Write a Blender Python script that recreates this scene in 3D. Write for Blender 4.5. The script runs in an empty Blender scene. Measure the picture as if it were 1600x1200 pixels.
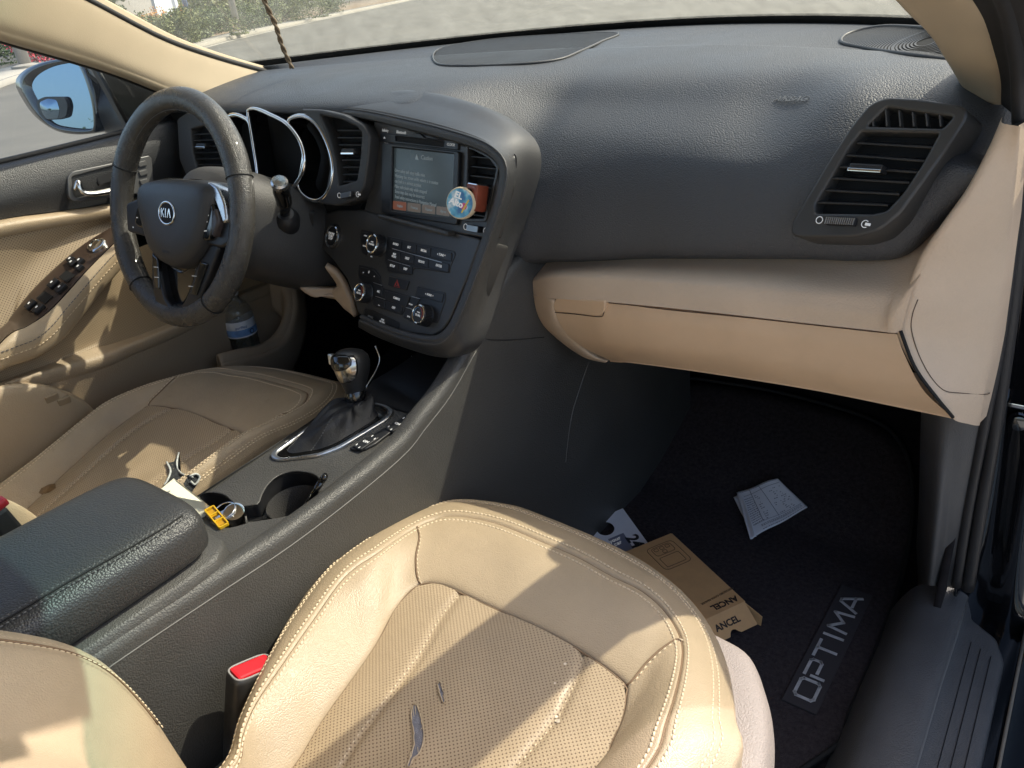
import bpy, bmesh, math, random
import numpy as np
from mathutils import Vector, Matrix
from mathutils.bvhtree import BVHTree

random.seed(7); np.random.seed(7)
SC = bpy.context.scene
COL = SC.collection

# ------------------------------------------------------------------ camera
# car axes: X to the passenger side, Y forward, Z up, Z = 0 at the cabin floor
YAW, PITCH, ROLL, FOC = 38.898, -27.716, -6.378, 1215.0
EYE = np.array([0.786, -0.787, 1.021])
_y, _p, _r = map(math.radians, (YAW, PITCH, ROLL))
_fw = np.array([-math.sin(_y) * math.cos(_p), math.cos(_y) * math.cos(_p), math.sin(_p)])
_rt = np.array([math.cos(_y), math.sin(_y), 0.0])
_up = np.cross(_rt, _fw)
RT = _rt * math.cos(_r) + _up * math.sin(_r)
UP = _up * math.cos(_r) - _rt * math.sin(_r)
FW = _fw
cam = bpy.data.cameras.new('camera')
cam.sensor_fit = 'HORIZONTAL'; cam.sensor_width = 36.0; cam.lens = 36.0 * FOC / 1600.0
cam.clip_start = 0.02; cam.clip_end = 600.0
camo = bpy.data.objects.new('camera', cam); COL.objects.link(camo)
m = Matrix(((RT[0], UP[0], -FW[0], EYE[0]), (RT[1], UP[1], -FW[1], EYE[1]), (RT[2], UP[2], -FW[2], EYE[2]), (0, 0, 0, 1)))
camo.matrix_world = m
SC.camera = camo

# ------------------------------------------------------------------ light
SUN = Vector((0.50, 0.76, 1.0)).normalized()          # towards the sun
el = math.asin(SUN.z); az = math.atan2(SUN.x, SUN.y)
w = bpy.data.worlds.new('World'); SC.world = w; w.use_nodes = True
nt = w.node_tree
sky = nt.nodes.new('ShaderNodeTexSky'); sky.sky_type = 'NISHITA'; sky.sun_disc = False
sky.sun_elevation = el; sky.sun_rotation = az; sky.altitude = 50; sky.dust_density = 3.2
bg = nt.nodes['Background']; bg.inputs['Strength'].default_value = 0.15
nt.links.new(sky.outputs[0], bg.inputs['Color'])
sl = bpy.data.lights.new('sun', 'SUN'); sl.energy = 2.6; sl.angle = math.radians(0.55); sl.color = (1.0, 0.94, 0.86)
so = bpy.data.objects.new('sun', sl); COL.objects.link(so)
so.rotation_euler = SUN.to_track_quat('Z', 'Y').to_euler()
SC.view_settings.view_transform = 'Standard'; SC.view_settings.look = 'None'
SC.view_settings.gamma = 1.0; SC.view_settings.use_curve_mapping = False
SC.view_settings.exposure = 1.32
SC.cycles.use_denoising = True
SC.cycles.max_bounces = 9; SC.cycles.diffuse_bounces = 6; SC.cycles.transparent_max_bounces = 12
SC.cycles.sample_clamp_indirect = 6.0

# ------------------------------------------------------------------ points
def ray(px, py):
    return RT * ((px - 800) / FOC) + UP * ((600 - py) / FOC) + FW
def _on(px, py, ax, v):
    d = ray(px, py); return EYE + d * ((v - EYE[ax]) / d[ax])
def PX(px, py, x): return _on(px, py, 0, x)
def PY(px, py, y): return _on(px, py, 1, y)
def PZ(px, py, z): return _on(px, py, 2, z)
def unit(a):
    a = np.asarray(a, float); return a / np.linalg.norm(a)
class Plane:
    """a reference plane of the car: origin, normal by azimuth (from -Y towards -X) and elevation"""
    def __init__(s, o, az, el):
        a, e = math.radians(az), math.radians(el)
        s.o = np.asarray(o, float)
        s.n = np.array([-math.sin(a) * math.cos(e), -math.cos(a) * math.cos(e), math.sin(e)])
        s.u = np.array([math.cos(a), -math.sin(a), 0.0])
        s.v = np.cross(s.n, s.u)
    def px(s, px, py, off=0.0):
        d = ray(px, py); o = s.o + s.n * off
        return EYE + d * (((o - EYE) @ s.n) / (d @ s.n))
    def uv(s, px, py, off=0.0):
        q = s.px(px, py, off) - s.o; return np.array([q @ s.u, q @ s.v])
    def at(s, u, v, n=0.0): return s.o + s.u * u + s.v * v + s.n * n

# ------------------------------------------------------------------ materials
MATS = {}
def _n(nt, t, **kw):
    x = nt.nodes.new(t)
    for k, v in kw.items(): setattr(x, k, v)
    return x
def mat(name, col, rough=0.5, metal=0.0, spec=0.5, grain=None, vary=0.0, vscale=6.0, dust=None, coat=0.0, sheen=0.0,
        perf=None, streak=None, emit=None, crease=None):
    if name in MATS: return MATS[name]
    M = bpy.data.materials.new(name); M.use_nodes = True; nt = M.node_tree; L = nt.links
    b = nt.nodes['Principled BSDF']
    b.inputs['Roughness'].default_value = rough; b.inputs['Metallic'].default_value = metal
    b.inputs['Specular IOR Level'].default_value = spec
    b.inputs['Coat Weight'].default_value = coat; b.inputs['Coat Roughness'].default_value = 0.05
    if sheen: b.inputs['Sheen Weight'].default_value = sheen; b.inputs['Sheen Roughness'].default_value = 0.5
    tc = _n(nt, 'ShaderNodeTexCoord'); vec = tc.outputs['Object']
    c = (col[0], col[1], col[2], 1.0)
    cur = None
    def setc(x):
        nonlocal cur; cur = x
    rgb = _n(nt, 'ShaderNodeRGB'); rgb.outputs[0].default_value = c; setc(rgb.outputs[0])
    height = None
    if vary:
        nz = _n(nt, 'ShaderNodeTexNoise'); nz.inputs['Scale'].default_value = vscale; nz.inputs['Detail'].default_value = 6; nz.inputs['Roughness'].default_value = 0.65
        L.new(vec, nz.inputs['Vector'])
        mr = _n(nt, 'ShaderNodeMapRange'); mr.inputs[1].default_value = 0.3; mr.inputs[2].default_value = 0.7
        mr.inputs[3].default_value = 1 - vary; mr.inputs[4].default_value = 1 + vary
        L.new(nz.outputs['Fac'], mr.inputs[0])
        mx = _n(nt, 'ShaderNodeVectorMath', operation='SCALE'); L.new(cur, mx.inputs[0]); L.new(mr.outputs[0], mx.inputs['Scale']); setc(mx.outputs[0])
        mr2 = _n(nt, 'ShaderNodeMapRange'); mr2.inputs[1].default_value = 0.3; mr2.inputs[2].default_value = 0.7
        mr2.inputs[3].default_value = max(rough - 0.1, 0.02); mr2.inputs[4].default_value = min(rough + 0.1, 1)
        L.new(nz.outputs['Fac'], mr2.inputs[0]); L.new(mr2.outputs[0], b.inputs['Roughness'])
    if dust:
        dcol, scale, lo, amt = dust
        nz = _n(nt, 'ShaderNodeTexNoise'); nz.inputs['Scale'].default_value = scale; nz.inputs['Detail'].default_value = 4; nz.inputs['Roughness'].default_value = 0.7
        L.new(vec, nz.inputs['Vector'])
        big = _n(nt, 'ShaderNodeTexNoise'); big.inputs['Scale'].default_value = scale / 14; big.inputs['Detail'].default_value = 3; L.new(vec, big.inputs['Vector'])
        ad = _n(nt, 'ShaderNodeMath', operation='MULTIPLY_ADD'); L.new(big.outputs['Fac'], ad.inputs[0]); ad.inputs[1].default_value = 0.5; L.new(nz.outputs['Fac'], ad.inputs[2])
        mr = _n(nt, 'ShaderNodeMapRange'); mr.inputs[1].default_value = lo; mr.inputs[2].default_value = lo + 0.12; mr.inputs[4].default_value = amt
        L.new(ad.outputs[0], mr.inputs[0])
        mx = _n(nt, 'ShaderNodeMix', data_type='RGBA'); L.new(mr.outputs[0], mx.inputs[0]); L.new(cur, mx.inputs[6]); mx.inputs[7].default_value = (*dcol, 1); setc(mx.outputs[2])
    if streak:
        scol, amt = streak
        mp = _n(nt, 'ShaderNodeMapping'); mp.inputs['Scale'].default_value = (4, 60, 60); mp.inputs['Rotation'].default_value = (0.4, 0.3, 0.9); L.new(vec, mp.inputs['Vector'])
        nz = _n(nt, 'ShaderNodeTexNoise'); nz.inputs['Scale'].default_value = 3; nz.inputs['Detail'].default_value = 8; nz.inputs['Roughness'].default_value = 0.8; L.new(mp.outputs[0], nz.inputs['Vector'])
        mr = _n(nt, 'ShaderNodeMapRange'); mr.inputs[1].default_value = 0.62; mr.inputs[2].default_value = 0.74; mr.inputs[4].default_value = amt; L.new(nz.outputs['Fac'], mr.inputs[0])
        mx = _n(nt, 'ShaderNodeMix', data_type='RGBA'); L.new(mr.outputs[0], mx.inputs[0]); L.new(cur, mx.inputs[6]); mx.inputs[7].default_value = (*scol, 1); setc(mx.outputs[2])
    if perf:
        step, rad, pc = perf
        uv = _n(nt, 'ShaderNodeUVMap')
        sc_ = _n(nt, 'ShaderNodeVectorMath', operation='SCALE'); sc_.inputs['Scale'].default_value = 1.0 / step; L.new(uv.outputs[0], sc_.inputs[0])
        def lat(off):
            a = _n(nt, 'ShaderNodeVectorMath', operation='ADD'); L.new(sc_.outputs[0], a.inputs[0]); a.inputs[1].default_value = (off, off, 0)
            f = _n(nt, 'ShaderNodeVectorMath', operation='FRACTION'); L.new(a.outputs[0], f.inputs[0])
            s = _n(nt, 'ShaderNodeVectorMath', operation='SUBTRACT'); L.new(f.outputs[0], s.inputs[0]); s.inputs[1].default_value = (0.5, 0.5, 0)
            l = _n(nt, 'ShaderNodeVectorMath', operation='LENGTH'); L.new(s.outputs[0], l.inputs[0]); return l.outputs['Value']
        mn = _n(nt, 'ShaderNodeMath', operation='MINIMUM'); L.new(lat(0.0), mn.inputs[0]); L.new(lat(0.5), mn.inputs[1])
        mr = _n(nt, 'ShaderNodeMapRange'); mr.inputs[1].default_value = rad / step * 1.25; mr.inputs[2].default_value = rad / step * 0.75; L.new(mn.outputs[0], mr.inputs[0])
        mx = _n(nt, 'ShaderNodeMix', data_type='RGBA'); L.new(mr.outputs[0], mx.inputs[0]); L.new(cur, mx.inputs[6]); mx.inputs[7].default_value = (*pc, 1); setc(mx.outputs[2])
    L.new(cur, b.inputs['Base Color'])
    prev = None
    if crease:
        cs, cstr = crease
        nz = _n(nt, 'ShaderNodeTexNoise'); nz.inputs['Scale'].default_value = cs; nz.inputs['Detail'].default_value = 3; nz.inputs['Distortion'].default_value = 0.6; L.new(vec, nz.inputs['Vector'])
        bp = _n(nt, 'ShaderNodeBump'); bp.inputs['Strength'].default_value = cstr; bp.inputs['Distance'].default_value = 0.01; L.new(nz.outputs['Fac'], bp.inputs['Height']); prev = bp
    if grain:
        gs, gst = grain
        vo = _n(nt, 'ShaderNodeTexVoronoi'); vo.feature = 'F1'; vo.inputs['Scale'].default_value = gs; vo.inputs['Randomness'].default_value = 1
        L.new(vec, vo.inputs['Vector'])
        bp = _n(nt, 'ShaderNodeBump'); bp.inputs['Strength'].default_value = gst; bp.inputs['Distance'].default_value = 0.0012; bp.invert = True
        L.new(vo.outputs['Distance'], bp.inputs['Height'])
        if prev: L.new(prev.outputs[0], bp.inputs['Normal'])
        prev = bp
    if prev: L.new(prev.outputs[0], b.inputs['Normal'])
    if emit:
        b.inputs['Emission Color'].default_value = (*emit[0], 1); b.inputs['Emission Strength'].default_value = emit[1]
    MATS[name] = M; return M

def glassmat(name, tint, haze=0.0, hazecol=(0.8, 0.8, 0.75), refl=1.0):
    """thin pane: straight transmission, mirror reflection by Fresnel, and a film of dust"""
    M = bpy.data.materials.new(name); M.use_nodes = True; nt = M.node_tree; L = nt.links
    nt.nodes.remove(nt.nodes['Principled BSDF']); out = nt.nodes['Material Output']
    tr = _n(nt, 'ShaderNodeBsdfTransparent'); tr.inputs[0].default_value = (*tint, 1)
    gl = _n(nt, 'ShaderNodeBsdfGlossy'); gl.inputs['Roughness'].default_value = 0.03; gl.inputs[0].default_value = (refl, refl, refl, 1)
    fr = _n(nt, 'ShaderNodeFresnel'); fr.inputs[0].default_value = 1.45
    mx = _n(nt, 'ShaderNodeMixShader'); L.new(fr.outputs[0], mx.inputs[0]); L.new(tr.outputs[0], mx.inputs[1]); L.new(gl.outputs[0], mx.inputs[2])
    last = mx.outputs[0]
    if haze:
        df = _n(nt, 'ShaderNodeBsdfTranslucent'); df.inputs[0].default_value = (*hazecol, 1)
        tc = _n(nt, 'ShaderNodeTexCoord'); nz = _n(nt, 'ShaderNodeTexNoise'); nz.inputs['Scale'].default_value = 30; nz.inputs['Detail'].default_value = 8; nz.inputs['Roughness'].default_value = 0.75
        L.new(tc.outputs['Object'], nz.inputs['Vector'])
        mr = _n(nt, 'ShaderNodeMapRange'); mr.inputs[1].default_value = 0.35; mr.inputs[2].default_value = 0.75; mr.inputs[3].default_value = haze * 0.6; mr.inputs[4].default_value = haze * 1.7
        L.new(nz.outputs['Fac'], mr.inputs[0])
        m2 = _n(nt, 'ShaderNodeMixShader'); L.new(mr.outputs[0], m2.inputs[0]); L.new(last, m2.inputs[1]); L.new(df.outputs[0], m2.inputs[2]); last = m2.outputs[0]
    L.new(last, out.inputs['Surface']); MATS[name] = M; return M

DUST = (0.30, 0.29, 0.27)
dash_m = mat('dash_soft', (0.038, 0.042, 0.048), 0.52, spec=0.8, grain=(560, 0.6), vary=0.05, vscale=5)
pod_m = mat('pod_leather', (0.040, 0.040, 0.040), 0.40, grain=(900, 0.25), vary=0.1)
face_m = mat('stack_plastic', (0.042, 0.040, 0.037), 0.38, grain=(1300, 0.12), vary=0.12, dust=(DUST, 300, 1.03, 0.2))
black_m = mat('black_plastic', (0.014, 0.014, 0.015), 0.40, vary=0.15)
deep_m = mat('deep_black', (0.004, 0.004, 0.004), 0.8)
grey_m = mat('grey_plastic', (0.050, 0.048, 0.046), 0.5, grain=(700, 0.35), vary=0.12, dust=(DUST, 300, 1.0, 0.25))
cons_m = mat('console_plastic', (0.056, 0.054, 0.050), 0.46, grain=(520, 0.45), vary=0.15, dust=(DUST, 330, 0.98, 0.35), streak=((0.22, 0.215, 0.20), 0.4))
arm_m = mat('armrest_leather', (0.034, 0.034, 0.034), 0.38, grain=(480, 0.5), vary=0.1)
gloss_m = mat('piano_black', (0.006, 0.006, 0.006), 0.12, coat=0.6, vary=0.1)
chrome_m = mat('chrome', (0.72, 0.71, 0.69), 0.14, metal=1.0, vary=0.08, vscale=40)
silver_m = mat('satin_silver', (0.55, 0.56, 0.57), 0.32, metal=1.0, vary=0.08, vscale=30)
beige_m = mat('beige_plastic', (0.56, 0.425, 0.30), 0.48, grain=(420, 0.3), vary=0.06, vscale=9)
beigefine_m = mat('beige_plastic_fine', (0.60, 0.42, 0.265), 0.46, grain=(1200, 0.12), vary=0.07, vscale=9, streak=((0.47, 0.315, 0.18), 0.3))
pillar_m = mat('pillar_trim', (0.46, 0.375, 0.26), 0.6, grain=(800, 0.12), vary=0.05, dust=((0.25, 0.17, 0.10), 120, 1.12, 0.35))
leather_m = mat('seat_leather', (0.42, 0.325, 0.215), 0.42, grain=(650, 0.30), vary=0.06, vscale=10, crease=(34, 0.07), dust=((0.32, 0.24, 0.15), 60, 1.03, 0.35))
perf_m = mat('perforated_leather', (0.42, 0.32, 0.205), 0.45, grain=(650, 0.22), vary=0.07, vscale=12, crease=(40, 0.10), perf=(0.0052, 0.00075, (0.10, 0.055, 0.03)))
perfd_m = mat('perforated_door', (0.40, 0.31, 0.205), 0.48, vary=0.06, perf=(0.0058, 0.0009, (0.13, 0.085, 0.05)))
stitch_m = mat('stitch_thread', (0.66, 0.53, 0.36), 0.6)
stitchd_m = mat('dark_thread', (0.10, 0.10, 0.10), 0.6)
carpet_m = mat('carpet', (0.020, 0.017, 0.018), 0.95, spec=0.05, grain=(1500, 0.9), vary=0.35, vscale=60, sheen=0.03, dust=((0.20, 0.18, 0.17), 420, 1.14, 0.7))
rubber_m = mat('rubber_seal', (0.020, 0.019, 0.019), 0.55, vary=0.15)
paint_m = mat('black_paint', (0.006, 0.006, 0.007), 0.10, coat=1.0, dust=(DUST, 300, 1.06, 0.35))
white_m = mat('legend_white', (0.78, 0.78, 0.76), 0.5, emit=((0.8, 0.8, 0.78), 0.06))
dim_m = mat('legend_dim', (0.45, 0.45, 0.44), 0.5)
soiled_m = mat('soiled_leather', (0.41, 0.315, 0.205), 0.42, grain=(650, 0.35), vary=0.10, vscale=12, crease=(34, 0.12), dust=((0.27, 0.19, 0.115), 42, 0.93, 0.5), streak=((0.30, 0.22, 0.135), 0.4))
red_m = mat('red_plastic', (0.62, 0.012, 0.022), 0.35)
paper_m = mat('paper', (0.85, 0.85, 0.88), 0.7, vary=0.04, vscale=20, crease=(30, 0.12))
ink_m = mat('ink', (0.02, 0.02, 0.025), 0.6)
inkgrey_m = mat('ink_grey', (0.20, 0.20, 0.24), 0.6)
card_m = mat('cardboard', (0.62, 0.35, 0.15), 0.75, vary=0.07, vscale=40, grain=(900, 0.1))
wood_m = mat('dark_wood_trim', (0.050, 0.033, 0.024), 0.32, vary=0.3, vscale=25, coat=0.25, streak=((0.08, 0.055, 0.038), 0.6))
grille_m = mat('dash_grille', (0.055, 0.056, 0.058), 0.5, vary=0.1)

# ------------------------------------------------------------------ mesh tools
def _par(o, parent):
    if parent is not None:
        o.parent = parent
        o.matrix_parent_inverse = Matrix.Translation(-parent.location) if parent.type == 'EMPTY' else Matrix.Identity(4)
def mesh(name, vs, fs, M, parent=None, smooth=True, uv=None):
    me = bpy.data.meshes.new(name); me.from_pydata([tuple(map(float, v)) for v in vs], [], [tuple(f) for f in fs]); me.update()
    if uv is not None:
        l = me.uv_layers.new(name='UVMap'); idx = np.zeros(len(me.loops), dtype=np.int32); me.loops.foreach_get('vertex_index', idx)
        l.data.foreach_set('uv', np.asarray(uv, dtype=np.float32)[idx].ravel())
    me.materials.append(M)
    if smooth: me.polygons.foreach_set('use_smooth', [True] * len(me.polygons))
    o = bpy.data.objects.new(name, me); COL.objects.link(o); _par(o, parent); return o
def thing(name, label, cat, loc=(0, 0, 0), group=None, kind=None):
    o = bpy.data.objects.new(name, None); COL.objects.link(o); o.location = tuple(map(float, loc)); o.empty_display_size = 0.05
    return tag(o, label, cat, group, kind)
def tag(o, label=None, cat=None, group=None, kind=None):
    if label: o['label'] = label
    if cat: o['category'] = cat
    if group: o['group'] = group
    if kind: o['kind'] = kind
    return o
def cr(pts, n, closed=False):
    """Catmull-Rom through pts, n samples by even parameter"""
    p = np.asarray(pts, float); k = len(p)
    if closed:
        t = np.arange(n) * k / n; g = lambda i: p[i % k]
    else:
        t = np.linspace(0, k - 1, n); q = np.vstack([2 * p[0] - p[1], p, 2 * p[-1] - p[-2]]); g = lambda i: q[np.clip(i + 1, 0, k + 1)]
    i = np.floor(t).astype(int)
    if not closed: i = np.minimum(i, k - 2)
    f = (t - i)[:, None]
    a, b, c, d = g(i - 1), g(i), g(i + 1), g(i + 2)
    return 0.5 * (2 * b + (c - a) * f + (2 * a - 5 * b + 4 * c - d) * f * f + (3 * b - a - 3 * c + d) * f ** 3)
def rs(pts, n, closed=False):
    """resample a polyline by arc length"""
    p = np.asarray(pts, float)
    if closed: p = np.vstack([p, p[:1]])
    s = np.r_[0, np.cumsum(np.linalg.norm(np.diff(p, axis=0), axis=1))]
    t = np.linspace(0, s[-1], n + 1)[:-1] if closed else np.linspace(0, s[-1], n)
    return np.stack([np.interp(t, s, p[:, k]) for k in range(p.shape[1])], 1)
def curve(pts, n, closed=False): return rs(cr(pts, n * 6, closed), n, closed)
def grid(name, G, M, parent=None, thick=0.0, smooth=True, closed=False, flip=False, uvax=None):
    """G: rows x cols x 3 points -> surface with UVs in metres; thick > 0 closes it into a shell along -normal"""
    G = np.asarray(G, float); R, Cn = G.shape[:2]
    vs = G.reshape(-1, 3); fs = []
    for r in range(R - 1):
        for c in range(Cn if closed else Cn - 1):
            c2 = (c + 1) % Cn
            f = (r * Cn + c, r * Cn + c2, (r + 1) * Cn + c2, (r + 1) * Cn + c); fs.append(f[::-1] if flip else f)
    du = np.zeros((R, Cn)); du[:, 1:] = np.cumsum(np.linalg.norm(np.diff(G, axis=1), axis=2).mean(0))[None, :]
    dv = np.zeros((R, Cn)); dv[1:, :] = np.cumsum(np.linalg.norm(np.diff(G, axis=0), axis=2).mean(1))[:, None]
    o = mesh(name, vs, fs, M, parent, smooth, np.stack([du, dv], 2).reshape(-1, 2) if uvax is None else vs[:, list(uvax)])
    if thick:
        md = o.modifiers.new('shell', 'SOLIDIFY'); md.thickness = thick; md.offset = -1
    return o
def patch(name, rows, M, parent=None, nu=40, nv=24, thick=0.0, flip=False, **k):
    rows = [cr(np.asarray(r, float), nu) for r in rows]
    A = np.stack(rows); B = np.stack([cr(A[:, c], nv) for c in range(nu)], 1)
    return grid(name, B, M, parent, thick, flip=flip, **k)
def tube(name, pts, r, M, parent=None, sides=10, closed=False, caps=True, flat=None, up=None):
    p = np.asarray(pts, float); n = len(p); rr = np.full(n, r) if np.isscalar(r) else np.asarray(r, float)
    vs = []; prev = None
    for i in range(n):
        if closed: t = p[(i + 1) % n] - p[i - 1]
        else: t = p[min(i + 1, n - 1)] - p[max(i - 1, 0)]
        t = unit(t)
        if up is not None: a = unit(np.cross(up, t))
        elif prev is None:
            a = np.cross(t, [0, 0, 1.0]);
            if np.linalg.norm(a) < 1e-3: a = np.cross(t, [1.0, 0, 0])
            a = unit(a)
        else: a = unit(prev - t * (prev @ t))
        prev = a; b = np.cross(t, a); fl = 1.0 if flat is None else flat
        for k in range(sides):
            th = 2 * math.pi * k / sides; vs.append(p[i] + (a * math.cos(th) + b * math.sin(th) * fl) * rr[i])
    fs = []
    for i in range(n if closed else n - 1):
        j = (i + 1) % n
        for k in range(sides):
            k2 = (k + 1) % sides; fs.append((i * sides + k, i * sides + k2, j * sides + k2, j * sides + k))
    if caps and not closed:
        fs.append(tuple(range(sides))[::-1]); fs.append(tuple((n - 1) * sides + k for k in range(sides)))
    return mesh(name, vs, fs, M, parent)
def lathe(name, prof, o, axis, M, parent=None, seg=32, sx=1.0, sy=1.0, u=None, caps=True):
    ax = unit(axis); a = unit(np.cross(ax, [0.3, 0.2, 1.0])) if u is None else unit(u); b = np.cross(ax, a); o = np.asarray(o, float)
    vs = []; fs = []
    for r, h in prof:
        for k in range(seg):
            th = 2 * math.pi * k / seg; vs.append(o + ax * h + a * (r * sx * math.cos(th)) + b * (r * sy * math.sin(th)))
    n = len(prof)
    for i in range(n - 1):
        for k in range(seg):
            k2 = (k + 1) % seg; fs.append((i * seg + k, i * seg + k2, (i + 1) * seg + k2, (i + 1) * seg + k))
    if caps and prof[0][0] > 1e-6: fs.append(tuple(range(seg))[::-1])
    if caps and prof[-1][0] > 1e-6: fs.append(tuple((n - 1) * seg + k for k in range(seg)))
    ob = mesh(name, vs, fs, M, parent)
    sharp(ob, 40); return ob
def sharp(o, deg=35):
    me = o.data; bm = bmesh.new(); bm.from_mesh(me)
    lim = math.radians(deg)
    for e in bm.edges:
        if len(e.link_faces) == 2 and e.calc_face_angle(0) > lim: e.smooth = False
    bm.to_mesh(me); bm.free(); return o
def rnd(poly, r, seg=4, closed=True):
    """round the corners of a 2-D polygon"""
    p = [np.asarray(q, float) for q in poly]; n = len(p); out = []
    for i in range(n):
        a, b, c = p[i - 1], p[i], p[(i + 1) % n]
        d1, d2 = a - b, c - b; l1, l2 = np.linalg.norm(d1), np.linalg.norm(d2)
        if l1 < 1e-9 or l2 < 1e-9: continue
        k = min(r, l1 * 0.45, l2 * 0.45); s, e = b + d1 / l1 * k, b + d2 / l2 * k
        for j in range(seg + 1):
            t = j / seg; out.append((1 - t) ** 2 * s + 2 * t * (1 - t) * b + t * t * e)
    return out
def plate(name, pl, loops, n0, n1, M, parent=None, bevel=0.0, bres=2, smooth=False):
    """loops: lists of 2-D (u, v) on plane pl, the first the outline, the others holes; solid from n0 to n1 along the normal"""
    cu = bpy.data.curves.new(name, 'CURVE'); cu.dimensions = '2D'; cu.fill_mode = 'BOTH'
    h = (n1 - n0) / 2; bv = min(bevel, h * 0.95)
    cu.extrude = h - bv; cu.bevel_depth = bv; cu.bevel_resolution = bres; cu.offset = -bv
    for lp in loops:
        s = cu.splines.new('POLY'); s.points.add(len(lp) - 1)
        for q, pt in zip(lp, s.points): pt.co = (q[0], q[1], 0, 1)
        s.use_cyclic_u = True
    tmp = bpy.data.objects.new('tmp_outline', cu); COL.objects.link(tmp)
    dg = bpy.context.evaluated_depsgraph_get(); me = bpy.data.meshes.new_from_object(tmp.evaluated_get(dg)); me.name = name
    bpy.data.objects.remove(tmp); bpy.data.curves.remove(cu)
    o = pl.o + pl.n * ((n0 + n1) / 2)
    me.transform(Matrix(((pl.u[0], pl.v[0], pl.n[0], o[0]), (pl.u[1], pl.v[1], pl.n[1], o[1]), (pl.u[2], pl.v[2], pl.n[2], o[2]), (0, 0, 0, 1))))
    me.materials.clear(); me.materials.append(M)
    me.polygons.foreach_set('use_smooth', [True] * len(me.polygons))
    ob = bpy.data.objects.new(name, me); COL.objects.link(ob); _par(ob, parent); sharp(ob, 30); return ob
def ppoly(pl, pts, off=0.0): return [pl.uv(x, y, off) for x, y in pts]
def text(name, body, o, u, v, size, M, parent=None, align='CENTER', ext=0.0002, sx=1.0, bold=0.0, spacing=1.0):
    cu = bpy.data.curves.new(name, 'FONT'); cu.body = body; cu.size = size; cu.extrude = ext; cu.offset = bold * size
    cu.align_x = align; cu.align_y = 'CENTER'; cu.space_character = spacing; cu.resolution_u = 3; cu.space_line = 0.85
    tmp = bpy.data.objects.new('tmp_text', cu); COL.objects.link(tmp)
    dg = bpy.context.evaluated_depsgraph_get(); me = bpy.data.meshes.new_from_object(tmp.evaluated_get(dg)); me.name = name
    bpy.data.objects.remove(tmp); bpy.data.curves.remove(cu)
    u = unit(u); v = np.asarray(v, float); v = unit(v - u * (u @ v)); n = np.cross(u, v)
    me.transform(Matrix(((u[0] * sx, v[0], n[0], o[0]), (u[1] * sx, v[1], n[1], o[1]), (u[2] * sx, v[2], n[2], o[2]), (0, 0, 0, 1))))
    me.materials.clear(); me.materials.append(M)
    ob = bpy.data.objects.new(name, me); COL.objects.link(ob); _par(ob, parent); return ob
def bvh_of(*obs):
    vs, fs = [], []
    for o in obs:
        k = len(vs); vs += [tuple(v.co) for v in o.data.vertices]; fs += [tuple(i + k for i in p.vertices) for p in o.data.polygons]
    return BVHTree.FromPolygons(vs, fs)
def hit(bv, px, py, off=0.0):
    d = Vector(ray(px, py)).normalized(); loc, n, i, ds = bv.ray_cast(Vector(EYE), d)
    if loc is None: return None
    if n.dot(d) > 0: n = -n
    return np.array(loc + n * off)
def drop(bv, x, y, off=0.0, z0=2.0):
    loc, n, i, ds = bv.ray_cast(Vector((x, y, z0)), Vector((0, 0, -1)))
    if loc is None: return None
    if n.z < 0: n = -n
    return np.array(loc + n * off)
def box(name, c, u, v, n, su, sv, sn, M, parent=None, bev=0.0):
    """a box of sizes su, sv, sn along u, v, n about c with bevelled edges"""
    bm = bmesh.new(); bmesh.ops.create_cube(bm, size=1.0)
    for q in bm.verts: q.co = Vector((q.co.x * su, q.co.y * sv, q.co.z * sn))
    if bev: bmesh.ops.bevel(bm, geom=bm.edges[:], offset=bev, segments=2, affect='EDGES', profile=0.6)
    u, v, n = unit(u), unit(v), unit(n)
    bm.transform(Matrix(((u[0], v[0], n[0], c[0]), (u[1], v[1], n[1], c[1]), (u[2], v[2], n[2], c[2]), (0, 0, 0, 1))))
    me = bpy.data.meshes.new(name); bm.to_mesh(me); bm.free(); me.materials.append(M)
    o = bpy.data.objects.new(name, me); COL.objects.link(o); _par(o, parent); return o
def bar(name, a, b, up, w, h, M, parent=None, bev=0.001):
    """a slat from a to b: width w across, height h along up"""
    a, b = np.asarray(a, float), np.asarray(b, float); u = unit(b - a); v = unit(np.asarray(up, float) - u * (u @ np.asarray(up, float))); n = np.cross(u, v)
    return box(name, (a + b) / 2, u, v, n, np.linalg.norm(b - a), h, w, M, parent, bev)
def stitches(name, pts, nrm, M, parent=None, step=0.0052, ln=0.0036, w=0.0006, h=0.0009, lift=0.0002):
    """a run of thread stitches along a 3-D polyline"""
    p = np.asarray(pts, float); L = np.linalg.norm(np.diff(p, axis=0), axis=1).sum(); n = max(int(L / step), 2)
    q = rs(p, n); nn = rs(np.asarray(nrm, float), n) if np.ndim(nrm) == 2 else np.tile(nrm, (n, 1))
    vs, fs = [], []
    for i in range(n):
        t = unit(q[min(i + 1, n - 1)] - q[max(i - 1, 0)]); k = unit(nn[i]); s = np.cross(t, k); c = q[i] + k * lift; b = len(vs)
        for (x, y, z) in ((-.5, -.5, 0), (.5, -.5, 0), (.5, .5, 0), (-.5, .5, 0), (-.32, -.3, 1), (.32, -.3, 1), (.32, .3, 1), (-.32, .3, 1)):
            vs.append(c + t * x * ln + s * y * w * 2 + k * z * h)
        fs += [(b + 4, b + 5, b + 6, b + 7), (b, b + 1, b + 5, b + 4), (b + 1, b + 2, b + 6, b + 5), (b + 2, b + 3, b + 7, b + 6), (b + 3, b, b + 4, b + 7)]
    return tag(mesh(name, vs, fs, M, parent), kind='stuff')
# ================================================================== cabin shell
def bY(X): return 0.74 - 0.30 * (X / 0.6) ** 2            # foot of the windscreen
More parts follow.
